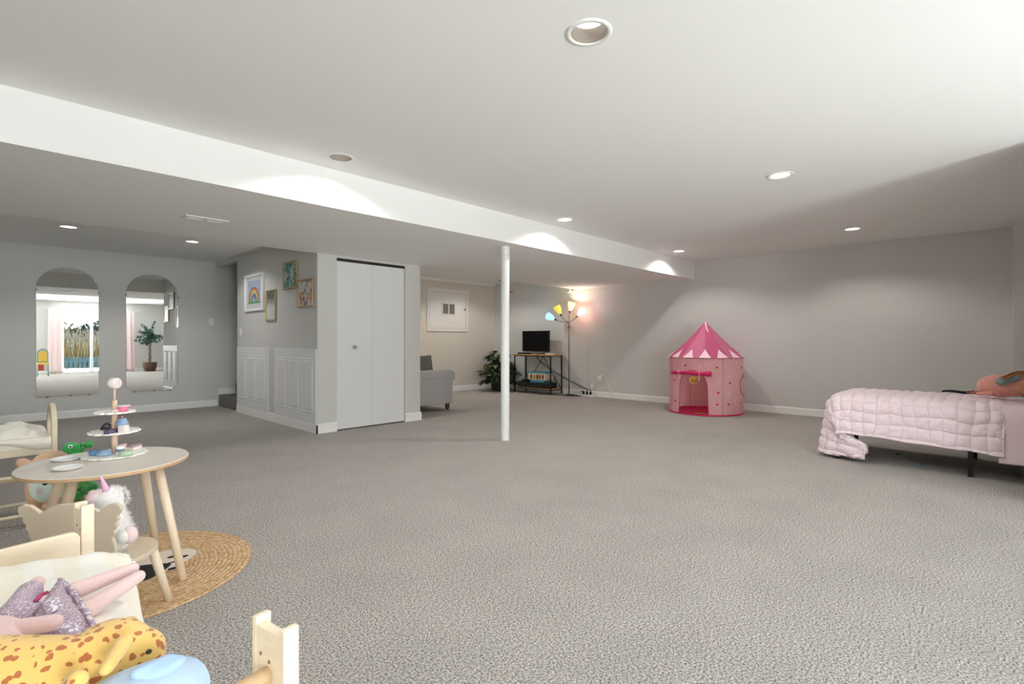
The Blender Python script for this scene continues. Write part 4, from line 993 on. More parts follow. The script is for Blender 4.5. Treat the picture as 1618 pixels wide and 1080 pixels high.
def bush(label, x, y, R, H, cols, n=900, seed=1):
    r = random.Random(seed); t = thing('bush', label, 'bush', (x, y, -0.14), group='bushes beyond the reeds')
    b = MB(); b.tube([(0, 0, 0), (0.05, 0, H*0.5), (0.02, 0.05, H*0.8)], [0.07, 0.05, 0.02], 8); b.build('trunk', mat('bark', (96, 76, 60), 0.9, bump=0.4, scale=30), t)
    b = MB()
    for k in range(n):
        th = r.uniform(0, 2*PI); ph = math.acos(r.uniform(-0.6, 1)); q = r.uniform(0.7, 1.0)*(1+0.2*math.sin(3*th+ph*4)); p_ = Vector((R*q*math.sin(ph)*math.cos(th), R*q*math.sin(ph)*math.sin(th), H*0.55+H*0.45*q*math.cos(ph)))
        leaf(b, p_, (r.uniform(-1, 1), r.uniform(-1, 1), r.uniform(-0.5, 1)), 0.22, 0.15, 0.5, mi=0 if r.random() < 0.6 else 1, seg=2)
    b.build('foliage', cols, t)
gD = mat('bush_dark', (58, 84, 50), 0.7); gY = mat('bush_yellow', (176, 160, 58), 0.7); gG = mat('bush_green', (104, 128, 62), 0.7)
bush('dark green bush at the left, beyond the reeds', 1.7, -13.2, 0.8, 1.75, [gD, gG], seed=1)
bush('bright yellow bush in the middle, beyond the reeds', 2.7, -13.6, 1.0, 2.0, [gY, gG], seed=2)
bush('round dark green bush right of the yellow one', 3.6, -13.0, 0.7, 1.95, [gD, gD], seed=3)
bush('tall dark bush at the right edge of the glass door view', 4.4, -12.6, 0.7, 2.3, [gD, gG], seed=4)

# ficus tree by the rear wall
FXX, FYY = 4.13, -3.10
t = thing('artificial_tree', 'green leafy tree in a woven basket by the rear wall, seen in the right mirror', 'potted tree', (FXX, FYY, 0))
basket = mat('basket_brown', (88, 66, 52), 0.85, bump=0.6, scale=60, var=0.2)
b = MB(); b.lathe([(0.15, 0), (0.17, 0.02), (0.20, 0.15), (0.215, 0.30), (0.22, 0.32), (0.20, 0.32), (0.19, 0.28), (0.001, 0.27)], n=30); b.build('basket', basket, t)
bark = mat('ficus_bark', (124, 104, 82), 0.85)
for s_ in (0, 2.1, 4.2):
    b = MB(); b.tube([(0.03*math.cos(s_+k*0.8), 0.03*math.sin(s_+k*0.8), 0.27+k*0.085) for k in range(14)], [0.02-0.0006*k for k in range(14)], 8); b.build('trunk', bark, t)
rnd = random.Random(8); b = MB(); lv = MB()
for k in range(34):
    a = rnd.uniform(0, 2*PI); z0 = rnd.uniform(1.05, 1.42); L = rnd.uniform(0.2, 0.5); el = rnd.uniform(-0.3, 1.3); d = Vector((math.cos(a)*math.cos(el), math.sin(a)*math.cos(el), math.sin(el)))
    pts = [Vector((0, 0, z0))+d*L*i/4+Vector((0, 0, -0.06*(i/4)**2)) for i in range(5)]; b.tube(pts, [0.008, 0.006, 0.005, 0.004, 0.003], 5)
    for p_ in pts[1:]:
        for q in range(6): leaf(lv, p_, (rnd.uniform(-1, 1), rnd.uniform(-1, 1), rnd.uniform(-1, 0.5)), rnd.uniform(0.08, 0.13), 0.05, 0.8, mi=0 if rnd.random() < 0.7 else 1, seg=3)
b.build('branches', bark, t); lv.build('leaves', [mat('ficus_leaf', (46, 88, 74), 0.45), mat('ficus_leaf_light', (78, 120, 96), 0.45)], t)
# toy dressing table behind the camera, seen in the left mirror
t = thing('toy_vanity', 'toy dressing table with yellow board and teal arch, seen in the left mirror', 'toy table', (1.40, -2.35, 0), 0.0)
yl = mat('toy_yellow', (232, 196, 92), 0.5); tl = mat('toy_teal', (126, 176, 176), 0.5); rd = mat('toy_red', (206, 78, 60), 0.5)
M = frame_axes((1, 0, 0), (0, 0, 1))
def arch(w_, z0, z1, n=16): r = w_/2; return [(-r, z0), (r, z0)]+[(r*math.cos(PI*k/n), z1-r+r*math.sin(PI*k/n)) for k in range(n+1)]
b = MB(); b.prism(arch(0.27, 0.42, 0.86), 0.02, M); b.build('arch_frame', tl, t)
b = MB(); b.prism(arch(0.20, 0.46, 0.80), 0.006, Matrix.Translation((0, 0.008, 0)) @ M); b.build('arch_board', yl, t)
b = MB(); b.box((-0.14, -0.02, 0.36), (0.14, 0.20, 0.42), bev=0.005); b.build('tray', yl, t)
b = MB(); b.box((-0.12, 0.02, 0.18), (0.02, 0.18, 0.36), bev=0.005); b.build('drawer', rd, t)
for x in (-0.12, 0.12):
    for y in (0.0, 0.17): b = MB(); b.tube([(x*1.05, y, 0), (x, y, 0.36)], 0.012, 10); b.build('leg', tl, t)

# ---------------------------------------------------------------- play corner: rug, table, chairs
birch = mat('birch_wood', (232, 214, 188), 0.5, var=0.06, scale=30, vscale=10, stretch=(14, 14, 1)); beech = mat('beech_wood', (222, 192, 152), 0.5, var=0.07, scale=30, vscale=8, stretch=(12, 12, 1))
topm = mat('table_top_laminate', (214, 208, 198), 0.35); edgew = mat('ply_edge', (202, 168, 130), 0.6); beige = mat('chair_beige', (212, 196, 174), 0.5); pine = mat('pale_pine', (238, 223, 198), 0.5, var=0.05, scale=30, vscale=12, stretch=(1, 1, 10))
# jute rug
ju = bpy.data.materials.new('jute'); ju.use_nodes = True; tt = ju.node_tree; nn = tt.nodes; bs = nn['Principled BSDF']; bs.inputs['Roughness'].default_value = 0.95; bs.inputs['Specular IOR Level'].default_value = 0.1
co = nn.new('ShaderNodeTexCoord'); wv = nn.new('ShaderNodeTexWave'); wv.wave_type = 'RINGS'; wv.rings_direction = 'Z'; wv.inputs['Scale'].default_value = 15; wv.inputs['Distortion'].default_value = 3.0; wv.inputs['Detail'].default_value = 3; wv.inputs['Detail Scale'].default_value = 2
nz = nn.new('ShaderNodeTexNoise'); nz.inputs['Scale'].default_value = 70; nz.inputs['Detail'].default_value = 5
rr_ = nn.new('ShaderNodeValToRGB'); rr_.color_ramp.elements[0].position = 0.3; rr_.color_ramp.elements[1].position = 0.7; rr_.color_ramp.elements[0].color = lin(176, 136, 90); rr_.color_ramp.elements[1].color = lin(226, 200, 166)
mx = nn.new('ShaderNodeMix'); mx.data_type = 'RGBA'; mx.blend_type = 'MULTIPLY'; mx.inputs['Factor'].default_value = 0.45
r2 = nn.new('ShaderNodeValToRGB'); r2.color_ramp.elements[0].position = 0.0; r2.color_ramp.elements[1].position = 0.35; r2.color_ramp.elements[0].color = (0.50, 0.42, 0.34, 1)
tt.links.new(co.outputs['Object'], wv.inputs['Vector']); tt.links.new(co.outputs['Object'], nz.inputs['Vector']); tt.links.new(nz.outputs['Fac'], rr_.inputs[0]); tt.links.new(wv.outputs['Fac'], r2.inputs[0])
tt.links.new(rr_.outputs[0], mx.inputs['A']); tt.links.new(r2.outputs[0], mx.inputs['B']); tt.links.new(mx.outputs['Result'], bs.inputs['Base Color'])
bp = nn.new('ShaderNodeBump'); bp.inputs['Distance'].default_value = 0.004; bp.inputs['Strength'].default_value = 0.6; tt.links.new(wv.outputs['Fac'], bp.inputs['Height']); tt.links.new(bp.outputs[0], bs.inputs['Normal'])
RGX, RGY, RGR = 0.467, 2.995, 0.548
t = thing('jute_rug', 'round braided jute rug with a black and white animal face under the play table', 'rug', (RGX, RGY, 0.0005))
b = MB(); n = 96
prof = [(0.001, 0.006), (RGR-0.02, 0.006), (RGR-0.004, 0.005), (RGR, 0.002), (RGR-0.004, 0.0)]
b.lathe(prof, n=n); rg = b.build('braided_mat', ju, t)
def flat(mb, pts, z, mi=0): mb.add([(x, y, z) for x, y in pts], [tuple(range(len(pts)))], mi)
rug_w = mat('rug_white', (222, 212, 198), 0.95, bump=0.4, scale=150); rug_b = mat('rug_black', (28, 30, 38), 0.95, bump=0.4, scale=150)
b = MB(); flat(b, [(0.035+0.285*math.cos(a)*(1-0.08*math.sin(a)), -0.005+0.155*math.sin(a)+0.06*math.cos(a)) for a in [2*PI*k/40 for k in range(40)]], 0.0068); b.build('face_patch', rug_w, t)
b = MB(); ax = (P(283, 889)-P(230, 905)).normalized(); M = frame_axes(ax, (-ax.y, ax.x, 0)); 
o = []
for k in range(40):
    a = 2*PI*k/40; x = 0.10*math.cos(a); y = 0.095*math.sin(a)*(1-0.55*math.cos(a)) ; o.append((x, y))
cen = P(232, 904)-Vector((RGX, RGY, 0)); b.add([cen+Vector((0, 0, 0.0072))+(M @ Vector((x, y, 0))) for x, y in o], [tuple(range(40))])
e0 = P(250, 897)-Vector((RGX, RGY, 0)); e1 = P(276, 889)-Vector((RGX, RGY, 0)); s_ = Vector((-ax.y, ax.x, 0))*0.006; up_ = Vector((0, 0, 0.0074)); b.add([e0-s_*2+up_, e1-s_+up_, e1+s_+up_, e0+s_*2+up_], [(0, 1, 2, 3)])
b.build('nose_patch', rug_b, t)
for px, py in ((273, 900), (272, 881.5), (290, 881)):
    b = MB(); c_ = P(px, py)-Vector((RGX, RGY, 0)); flat(b, [(c_.x+0.022*math.cos(a), c_.y+0.015*math.sin(a)) for a in [2*PI*k/16 for k in range(16)]], 0.0076); b.build('eye_patch', rug_b, t)

# round table
TBX, TBY, TBZ, TBR = 0.412, 2.965, 0.55, 0.315
t = thing('play_table', 'small round wooden play table with splayed legs on the jute rug', 'table', (TBX, TBY, 0.0066))
z_ = TBZ-0.0066
b = MB(); b.lathe([(0.001, z_-0.018), (TBR-0.004, z_-0.018), (TBR, z_-0.015), (TBR, z_-0.003), (TBR-0.003, z_), (0.001, z_)], n=80)
for f in b.bm.faces:
    zc = f.calc_center_median().z; f.material_index = 0 if zc > z_-0.002 else 1; f.smooth = False
b.build('tabletop', [topm, edgew], t)
for px, py in ((289, 921), (251, 869)):
    pass
for sx, sy in ((1, -1), (1, 1), (-1, -1), (-1, 1)):
    b = MB(); b.tube([(sx*0.240, sy*0.255, 0.0), ((0.160 if sx > 0 else -0.135), sy*0.160, z_-0.018)], [0.0165, 0.021], 18); b.build('leg', birch, t)
    b = MB(); b.lathe([(0.026, 0), (0.026, 0.008)], ((0.160 if sx > 0 else -0.135), sy*0.160, z_-0.0262), 18); b.build('leg_mount', mat('steel_mount', (190, 190, 188), 0.3, 0.8), t)

# animal-backed chairs
half = [(0.0, 0.520), (0.035, 0.518), (0.065, 0.510), (0.088, 0.497), (0.100, 0.489), (0.112, 0.500), (0.132, 0.515), (0.155, 0.520), (0.171, 0.513), (0.176, 0.498), (0.170, 0.482), (0.160, 0.472), (0.163, 0.462), (0.158, 0.452), (0.151, 0.446), (0.155, 0.436), (0.151, 0.425), (0.144, 0.419), (0.148, 0.409), (0.143, 0.398), (0.137, 0.391), (0.143, 0.370), (0.146, 0.345), (0.143, 0.315), (0.132, 0.285), (0.112, 0.262), (0.085, 0.250)]
outline = half+[(-x, z) for x, z in reversed(half[1:])]
facem = mat('chair_face_blue', (214, 228, 226), 0.5); eyem = mat('eye_black', (16, 16, 18), 0.25); white_p = mat('paint_white', (244, 244, 242), 0.4); blushm = mat('blush_lilac', (222, 196, 218), 0.5); beak = mat('beak_orange', (222, 160, 96), 0.5)
def chair(label, loc, rz, body, face):
    t = thing('animal_chair', label, 'chair', (loc[0], loc[1], loc[2] if len(loc) > 2 else 0.0066), rz, 'animal chairs round the play table'); dz = -0.0066
    lean = Matrix.Translation((0, -0.135, 0.25)) @ Matrix.Rotation(math.radians(6), 4, 'X') @ Matrix.Translation((0, 0, -0.25+dz))
    M = lean @ frame_axes((-1, 0, 0), (0, 0, 1))        # extrude toward +y... outline in xz
    b = MB(); b.prism(outline, 0.015, M); br = bevel(b.build('backrest', [body], t), 0.002)
    b = MB(); n = 40
    so = [(0.162*math.cos(a)*(1 if abs(math.cos(a)) < 0.99 else 1), 0.03+0.165*math.sin(a)) for a in [2*PI*k/n for k in range(n)]]
    so = [(max(-0.16, min(0.16, x)), y) for x, y in so]
    b.prism(so, 0.016, Matrix.Translation((0, 0, 0.254+dz))); bevel(b.build('seat', body, t), 0.003)
    for sx, sy in ((1, 1), (-1, 1), (1, -1), (-1, -1)):
        b = MB(); b.tube([(sx*0.145, 0.03+sy*0.145, 0), (sx*0.10, 0.03+sy*0.10, 0.2535+dz)], [0.0145, 0.018], 16); b.build('leg', birch, t)
    if face:
        Mf = lean
        def disc2(name, cx, cz, rx, rz_, y, m, n=30):
            b = MB(); vs = [Mf @ Vector((cx+rx*math.cos(2*PI*k/n), y, cz+rz_*math.sin(2*PI*k/n))) for k in range(n)]+[Mf @ Vector((cx+rx*math.cos(2*PI*k/n), 0.015, cz+rz_*math.sin(2*PI*k/n))) for k in range(n)]
            b.add(vs, [tuple(range(n))]+[(k, (k+1) % n, n+(k+1) % n, n+k) for k in range(n)]); return b.build(name, m, t)
        disc2('face', 0, 0.360, 0.137, 0.100, 0.0165, facem); disc2('beak', 0, 0.360, 0.012, 0.016, 0.0180, beak, 12)
        for sx in (-1, 1): disc2('eye', sx*0.045, 0.378, 0.020, 0.023, 0.0178, eyem); disc2('eye_glint', sx*0.045+0.008, 0.390, 0.007, 0.008, 0.0184, white_p, 12); disc2('cheek', sx*0.080, 0.335, 0.019, 0.019, 0.0174, blushm)
    return t
M_TEST = None
peachc = mat('chair_peach', (214, 178, 150), 0.5)
CHA = chair('beige chair with ear-shaped back turned to the camera, holding the unicorn', (0.335, 2.515), math.radians(47-90), beige, True)
CHB = chair('tan chair with a pale blue owl face, half hidden behind the play table', (0.365, 3.50, 0.0066), math.radians(-45-90), peachc, True)

# things on the play table
whiteg = mat('white_enamel', (240, 242, 242), 0.3)
for (px, py), lb in (((104, 725), 'small white plate on the play table, farther from the camera'), ((107, 739), 'small white plate on the play table, nearer the table edge')):
    c_ = P(px, py, TBZ+0.006)
    b = MB(); b.lathe([(0.001, 0), (0.035, 0), (0.04, 0.003), (0.052, 0.009), (0.054, 0.0115), (0.051, 0.0115), (0.038, 0.006), (0.001, 0.004)], n=40)
    tag(b.build('toy_plate', whiteg, loc=(c_.x, c_.y, TBZ+0.0005)), lb, 'plate', 'white plates on the play table')
SC = P(181, 712, TBZ+0.02)
stx = mat('stand_white', (240, 238, 232), 0.4); strip_w = mat('pole_wood', (226, 196, 170), 0.5)
t = thing('cake_stand', 'three-tier toy cake stand with scalloped white plates on the play table', 'cake stand', (SC.x, SC.y, TBZ+0.0005))
def scallop(R, n=14, m=112): return [((R-0.003+0.010*abs(math.sin(n*PI*k/m)))*math.cos(2*PI*k/m), (R-0.003+0.010*abs(math.sin(n*PI*k/m)))*math.sin(2*PI*k/m)) for k in range(m)]
TIER = [(0.125, 0.010), (0.097, 0.118), (0.076, 0.212)]
for R, z in TIER: b = MB(); b.prism(scallop(R), 0.009, Matrix.Translation((0, 0, z-0.009))); bevel(b.build('scalloped_plate', stx, t), 0.0015)
for i, (z0, z1) in enumerate(((0.010, 0.109), (0.118, 0.203), (0.212, 0.262))):
    b = MB(); b.tube([(0, 0, z0), (0, 0, z1)], 0.0125-0.001*i, 20); b.build('pole_segment', strip_w, t)
b = MB(); b.tube([(0, 0, 0.262), (0, 0, 0.325)], 0.005, 12); b.build('thin_stick', strip_w, t)
vd = Vector((SC.x, SC.y, 0)).normalized(); ang = math.atan2(vd.y, vd.x)
M = Matrix.Rotation(ang+0.85, 4, 'Z') @ Matrix.Rotation(PI/2, 4, 'Y')
b = MB(); b.lathe([(0.001, -0.018), (0.022, -0.018), (0.0255, -0.014), (0.0255, 0.014), (0.022, 0.018), (0.001, 0.018)], (0, 0, 0.345), 32, M=M); lo_ = b.build('lollipop', mat('lollipop_white', (240, 232, 230), 0.5), t)
sw = []
for k in range(60): a = k*0.28; r = 0.002+0.00033*k; sw.append((M @ Vector((r*math.cos(a), r*math.sin(a), -0.0185)))+Vector((0, 0, 0.345)))
b = MB(); b.tube(sw, 0.0012, 5); b.build('swirl', mat('swirl_pink', (232, 206, 206), 0.5), lo_)
def on_stand(tier, px, py):
    z = TBZ+0.0005+TIER[tier][1]; c_ = P(px, py, z); d = Vector((c_.x-SC.x, c_.y-SC.y, 0)); R = TIER[tier][0]-0.014
    if d.length > R: d = d*(R/d.length)
    if d.length < 0.030: d = (d.normalized() if d.length > 1e-4 else Vector((1, 0, 0)))*0.030
    return Vector((SC.x+d.x, SC.y+d.y, z+0.0004))
G = 'wooden toy sweets on the cake stand'
def sweet(name, label, cat, loc, fn, m, rz=0.0):
    b = MB(); fn(b); o = b.build(name, m, loc=loc, rot=(0, 0, rz)); o.scale = (1.3, 1.3, 1.3); return tag(o, label, cat, G)
blue1 = mat('toy_blue', (96, 148, 196), 0.4); blue2 = mat('toy_greyblue', (140, 166, 196), 0.5); mint = mat('toy_mint', (178, 204, 176), 0.5); mauve = mat('toy_mauve', (172, 148, 160), 0.5); purp = mat('toy_purple', (92, 80, 110), 0.5); pinkt = mat('toy_pink', (232, 128, 162), 0.45); creamt = mat('toy_cream', (238, 226, 222), 0.5); choc = mat('toy_choc', (50, 42, 58), 0.5)
sweet('toy_candy', 'glossy blue oval toy sweet on the lowest tier', 'toy sweet', on_stand(0, 152, 718), lambda b: b.box((-0.022, -0.014, 0), (0.022, 0.014, 0.016), bev=0.007), blue1, 0.3)
sweet('toy_macaron', 'grey-blue domed toy macaron on the lowest tier', 'toy sweet', on_stand(0, 165, 719), lambda b: b.lathe([(0.001, 0), (0.024, 0), (0.026, 0.004), (0.022, 0.012), (0.012, 0.018), (0.001, 0.02)], n=24), blue2)
l_ = on_stand(0, 190, 717)
b = MB(); b.lathe([(0.001, 0), (0.017, 0), (0.018, 0.003), (0.018, 0.014), (0.0165, 0.016), (0.018, 0.018), (0.018, 0.021), (0.0165, 0.023), (0.018, 0.025), (0.018, 0.036), (0.015, 0.039), (0.001, 0.039)], n=28)
for f in b.bm.faces: f.material_index = 1 if 0.0145 < f.calc_center_median().z < 0.0245 else 0
tag(b.build('toy_layer_cake', [whiteg, mat('stripe_navy', (112, 124, 150), 0.5)], loc=l_), 'white round toy cake with blue bands on the lowest tier', 'toy sweet', G)
sweet('toy_macaron', 'pale green round toy biscuit on the lowest tier', 'toy sweet', on_stand(0, 207, 721), lambda b: b.lathe([(0.001, 0), (0.021, 0), (0.023, 0.003), (0.022, 0.014), (0.001, 0.016)], n=24), mint)
l_ = on_stand(0, 214, 709); b = MB(); b.box((-0.03, -0.012, 0), (0.03, 0.012, 0.013), mi=0, bev=0.002); b.box((-0.03, -0.012, 0.0132), (0.03, 0.012, 0.022), mi=1, bev=0.002)
tag(b.build('toy_eclair', [creamt, mauve], loc=l_, rot=(0, 0, 0.75)), 'mauve and cream toy cake slice at the right of the lowest tier', 'toy sweet', G)
l_ = on_stand(0, 200, 702); b = MB(); b.box((-0.028, -0.01, 0), (0.028, 0.01, 0.02), bev=0.003)
tag(b.build('toy_wafer', mat('toy_rose', (226, 186, 190), 0.5), loc=l_, rot=(0, 0, 0.75)), 'rosy toy wafer behind the mauve cake slice', 'toy sweet', G)
l_ = on_stand(1, 171, 687); sweet('toy_chocolate_bar', 'dark purple toy chocolate bar on the middle tier', 'toy sweet', l_, lambda b: b.box((-0.026, -0.010, 0), (0.026, 0.010, 0.013), bev=0.0015), purp, 0.95)
l_ = on_stand(1, 168, 678); sweet('toy_swiss_roll', 'dark curled toy swiss roll behind the purple bar', 'toy sweet', l_, lambda b: (b.tube([(-0.02+0.0016*k, 0, 0.011+0.010*math.sin(PI*k/25)) for k in range(26)], 0.004, 8), b.lathe([(0.001, 0), (0.018, 0), (0.018, 0.008), (0.001, 0.008)], n=20)), choc, 0.8)
l_ = on_stand(1, 193, 681); c_ = tag(bpy.data.objects.new('toy_cupcake', None), 'blue iced toy cupcake with a pink cherry on the middle tier', 'toy sweet', G); C.objects.link(c_); c_.location = l_; c_.scale = (1.3, 1.3, 1.3)
b = MB(); b.lathe([(0.001, 0), (0.012, 0), (0.017, 0.016), (0.001, 0.016)], n=24); b.build('cup', beech, c_)
b = MB(); b.lathe([(0.001, 0.0161), (0.018, 0.0161), (0.021, 0.020), (0.019, 0.025), (0.021, 0.028), (0.018, 0.035), (0.015, 0.036), (0.014, 0.045), (0.001, 0.048)], n=24); b.build('icing', blue2, c_)
b = MB(); b.ell((0, 0, 0.052), 0.0045, u=10, v=8); b.build('cherry', pinkt, c_)
l_ = on_stand(1, 209, 684); sweet('toy_cake_cube', 'pale pink striped toy cake cube on the middle tier', 'toy sweet', l_, lambda b: b.box((-0.012, -0.012, 0), (0.012, 0.012, 0.024), bev=0.001), creamt, 0.75)
l_ = on_stand(2, 198, 650); c_ = tag(bpy.data.objects.new('toy_cup', None), 'bright pink toy tub with a white rim on the top tier', 'toy sweet', G); C.objects.link(c_); c_.location = l_; c_.scale = (1.3, 1.3, 1.3)
b = MB(); b.lathe([(0.001, 0), (0.014, 0), (0.0175, 0.02), (0.016, 0.02), (0.001, 0.018)], n=24); b.build('tub', pinkt, c_)
b = MB(); b.lathe([(0.0165, 0.0195), (0.0205, 0.0195), (0.0205, 0.0225), (0.0165, 0.0225)], n=24, caps=False); b.build('rim', whiteg, c_)
l_ = on_stand(2, 186, 656); sweet('toy_marshmallow', 'tiny white and pink toy block on the top tier', 'toy sweet', l_, lambda b: b.box((-0.009, -0.006, 0), (0.009, 0.006, 0.009), bev=0.001), creamt, 0.8)
l_ = on_stand(2, 206, 653); sweet('wooden_spatula', 'thin wooden stick lying on the top tier', 'toy', l_, lambda b: b.box((-0.024, -0.002, 0), (0.02, 0.002, 0.003)), strip_w, 0.75)

# ---------------------------------------------------------------- plush toys on the chairs
def local_thing(name, label, cat, loc): return thing(name, label, cat, loc)
fur = mat('white_fur', (240, 238, 236), 0.95, sheen=0.5); pinkf = mat('pale_pink_plush', (238, 212, 216), 0.95, sheen=0.4); hornm = mat('horn_pink', (232, 182, 212), 0.6)
UX, UY, UZ = 0.345, 2.53, 0.2705
t = thing('unicorn_plush', 'fluffy white unicorn plush with a pink horn on the beige chair', 'plush toy', (UX, UY, UZ))
def up_(px, py, X0=None, D=None):
    """point at pixel, at forward depth D, relative to the unicorn"""
    L = (px-809)/FPX*D; return Vector((D*CC+L*SS, D*SS-L*CC, HCAM-(py-CY)*D/FPX))
DU = 2.02
org = Vector((UX, UY, UZ))
bodyc = up_(188, 843, D=DU)-org; headc = up_(172, 788, D=DU)-org
b = MB(); b.ell(Vector((bodyc.x-0.02, bodyc.y, 0.065)), (0.07, 0.06, 0.065)); b.ell(Vector((bodyc.x-0.025, bodyc.y, 0.12)), (0.055, 0.05, 0.06)); b.ell(headc, (0.050, 0.055, 0.045)); b.ell((headc+Vector((bodyc.x-0.02, bodyc.y, 0.15)))/2, 0.045)
remesh(b.build('body', fur, t), 0.006, 4)
b = MB(); rnd = random.Random(4)
def tuft(c_, r, n, L=0.022, cone=None):
    for k in range(n):
        th = rnd.uniform(0, 2*PI); cz = rnd.uniform(-0.9, 1); s_ = math.sqrt(1-cz*cz); d = Vector((s_*math.cos(th), s_*math.sin(th), cz)); p_ = Vector(c_)+Vector((d.x*r[0], d.y*r[1], d.z*r[2]))*0.97
        if p_.z < 0.004: continue
        dd = (d+Vector((rnd.uniform(-.6, .6), rnd.uniform(-.6, .6), rnd.uniform(-.9, .2)))).normalized(); s2 = d.cross(Vector((rnd.random(), rnd.random(), rnd.random()))).normalized()*0.0022; b.add([p_-s2, p_+s2, p_+dd*L*rnd.uniform(0.5, 1.1)], [(0, 1, 2)])
tuft((bodyc.x-0.02, bodyc.y, 0.065), (0.07, 0.06, 0.065), 1300); tuft((bodyc.x-0.025, bodyc.y, 0.12), (0.055, 0.05, 0.06), 900); tuft(headc+Vector((0.012, 0.0, 0.0)), (0.05, 0.05, 0.045), 600, 0.018)
fm_ = bpy.data.materials.new('fur_strands'); fm_.use_nodes = True; n_ = fm_.node_tree; n_.nodes.clear()
o_ = n_.nodes.new('ShaderNodeOutputMaterial'); mxs = n_.nodes.new('ShaderNodeMixShader'); tr = n_.nodes.new('ShaderNodeBsdfTranslucent'); go = n_.nodes.new('ShaderNodeBsdfDiffuse')
tr.inputs[0].default_value = go.inputs[0].default_value = (0.93, 0.92, 0.91, 1); n_.links.new(tr.outputs[0], mxs.inputs[1]); n_.links.new(go.outputs[0], mxs.inputs[2]); n_.links.new(mxs.outputs[0], o_.inputs[0])
f_ = b.build('fur', fm_, t); f_['kind'] = 'stuff'
b = MB(); h0 = up_(168, 774, D=DU-0.02)-org; h1 = up_(159, 752, D=DU-0.03)-org; b.tube([h0+(h1-h0)*k/8 for k in range(9)], [0.0125-0.0011*k+0.0006*math.sin(k*3) for k in range(9)], 14); b.build('horn', hornm, t)
b = MB(); b.ell(up_(157, 785, D=DU-0.01)-org, (0.042, 0.040, 0.030)); b.build('muzzle', pinkf, t)
for px, py in ((187, 775), (146, 781)):
    b = MB(); c_ = up_(px, py, D=DU+0.02)-org; b.ell(c_, (0.016, 0.010, 0.018)); b.build('ear', pinkf, t)
for px, py, D_ in ((205, 845, 1.93), (199, 838, 2.03)):
    b = MB(); c_ = up_(px, py, D=D_)-org; capsule(b, (bodyc.x, bodyc.y, 0.05), (c_.x-0.012, c_.y, max(c_.z, 0.034)), 0.030, 0.026); b.build('leg', fur, t)
    b = MB(); b.ell((c_.x, c_.y, max(c_.z, 0.036)), (0.026, 0.028, 0.032)); b.build('foot_pad', pinkf, t)
# green dragon-like plush on the far chair
gm1 = mat('plush_green', (48, 158, 78), 0.95, bump=0.2, scale=150, sheen=0.3); gm2 = mat('plush_light_green', (128, 196, 116), 0.95); stm = mat('stitch_dark', (26, 48, 30), 0.8)
DD = 2.72; org = Vector((0.372, 3.50, 0.2705))
t = thing('dinosaur_plush', 'green dinosaur plush sitting on the owl chair behind the play table', 'plush toy', org)
g = lambda px, py, D=DD: up_(px, py, D=D)-org
b = MB(); bc = g(124, 768); b.ell((bc.x, bc.y, 0.055), (0.055, 0.05, 0.055)); b.ell(g(122, 745), (0.042, 0.04, 0.06)); b.ell(g(121, 718), (0.036, 0.036, 0.034)); b.ell(g(112, 707), (0.038, 0.038, 0.030)); b.ell(g(128, 705), (0.040, 0.030, 0.020)); b.ell(g(140, 702), (0.022, 0.022, 0.020)); remesh(b.build('body', gm1, t), 0.005, 5)
b = MB(); capsule(b, (bc.x+0.01, bc.y-0.03, 0.03), g(146, 772, 2.64)+Vector((0, 0, 0.0)), 0.022, 0.018); b.build('leg', gm1, t)
b = MB(); capsule(b, (bc.x-0.02, bc.y-0.05, 0.028), (bc.x-0.01, bc.y-0.10, 0.028), 0.022, 0.018); b.build('leg', gm1, t)
b = MB(); capsule(b, g(128, 755, 2.68), g(150, 768, 2.60), 0.015, 0.014); b.build('arm', gm1, t)
b = MB(); b.ell(g(122, 760, 2.675), (0.032, 0.022, 0.044)); part_label(b.build('belly', gm2, t), 'light green belly')
b = MB(); c_ = g(111, 705, 2.665); b.ell(c_, 0.0095, u=12, v=8); ey = b.build('eye', white_p, t); b = MB(); b.ell(c_+Vector((0, -0.007, 0)), 0.0055, u=10, v=6); b.build('pupil', eyem, ey)
b = MB(); b.tube([g(127+k*2.5, 704-1.6*math.sin(k*1.0), 2.672) for k in range(8)], 0.0014, 5); b.tube([g(128, 708, 2.672), g(127, 704, 2.672), g(128, 699, 2.68)], 0.0014, 5); b.build('mouth_stitch', stm, t)

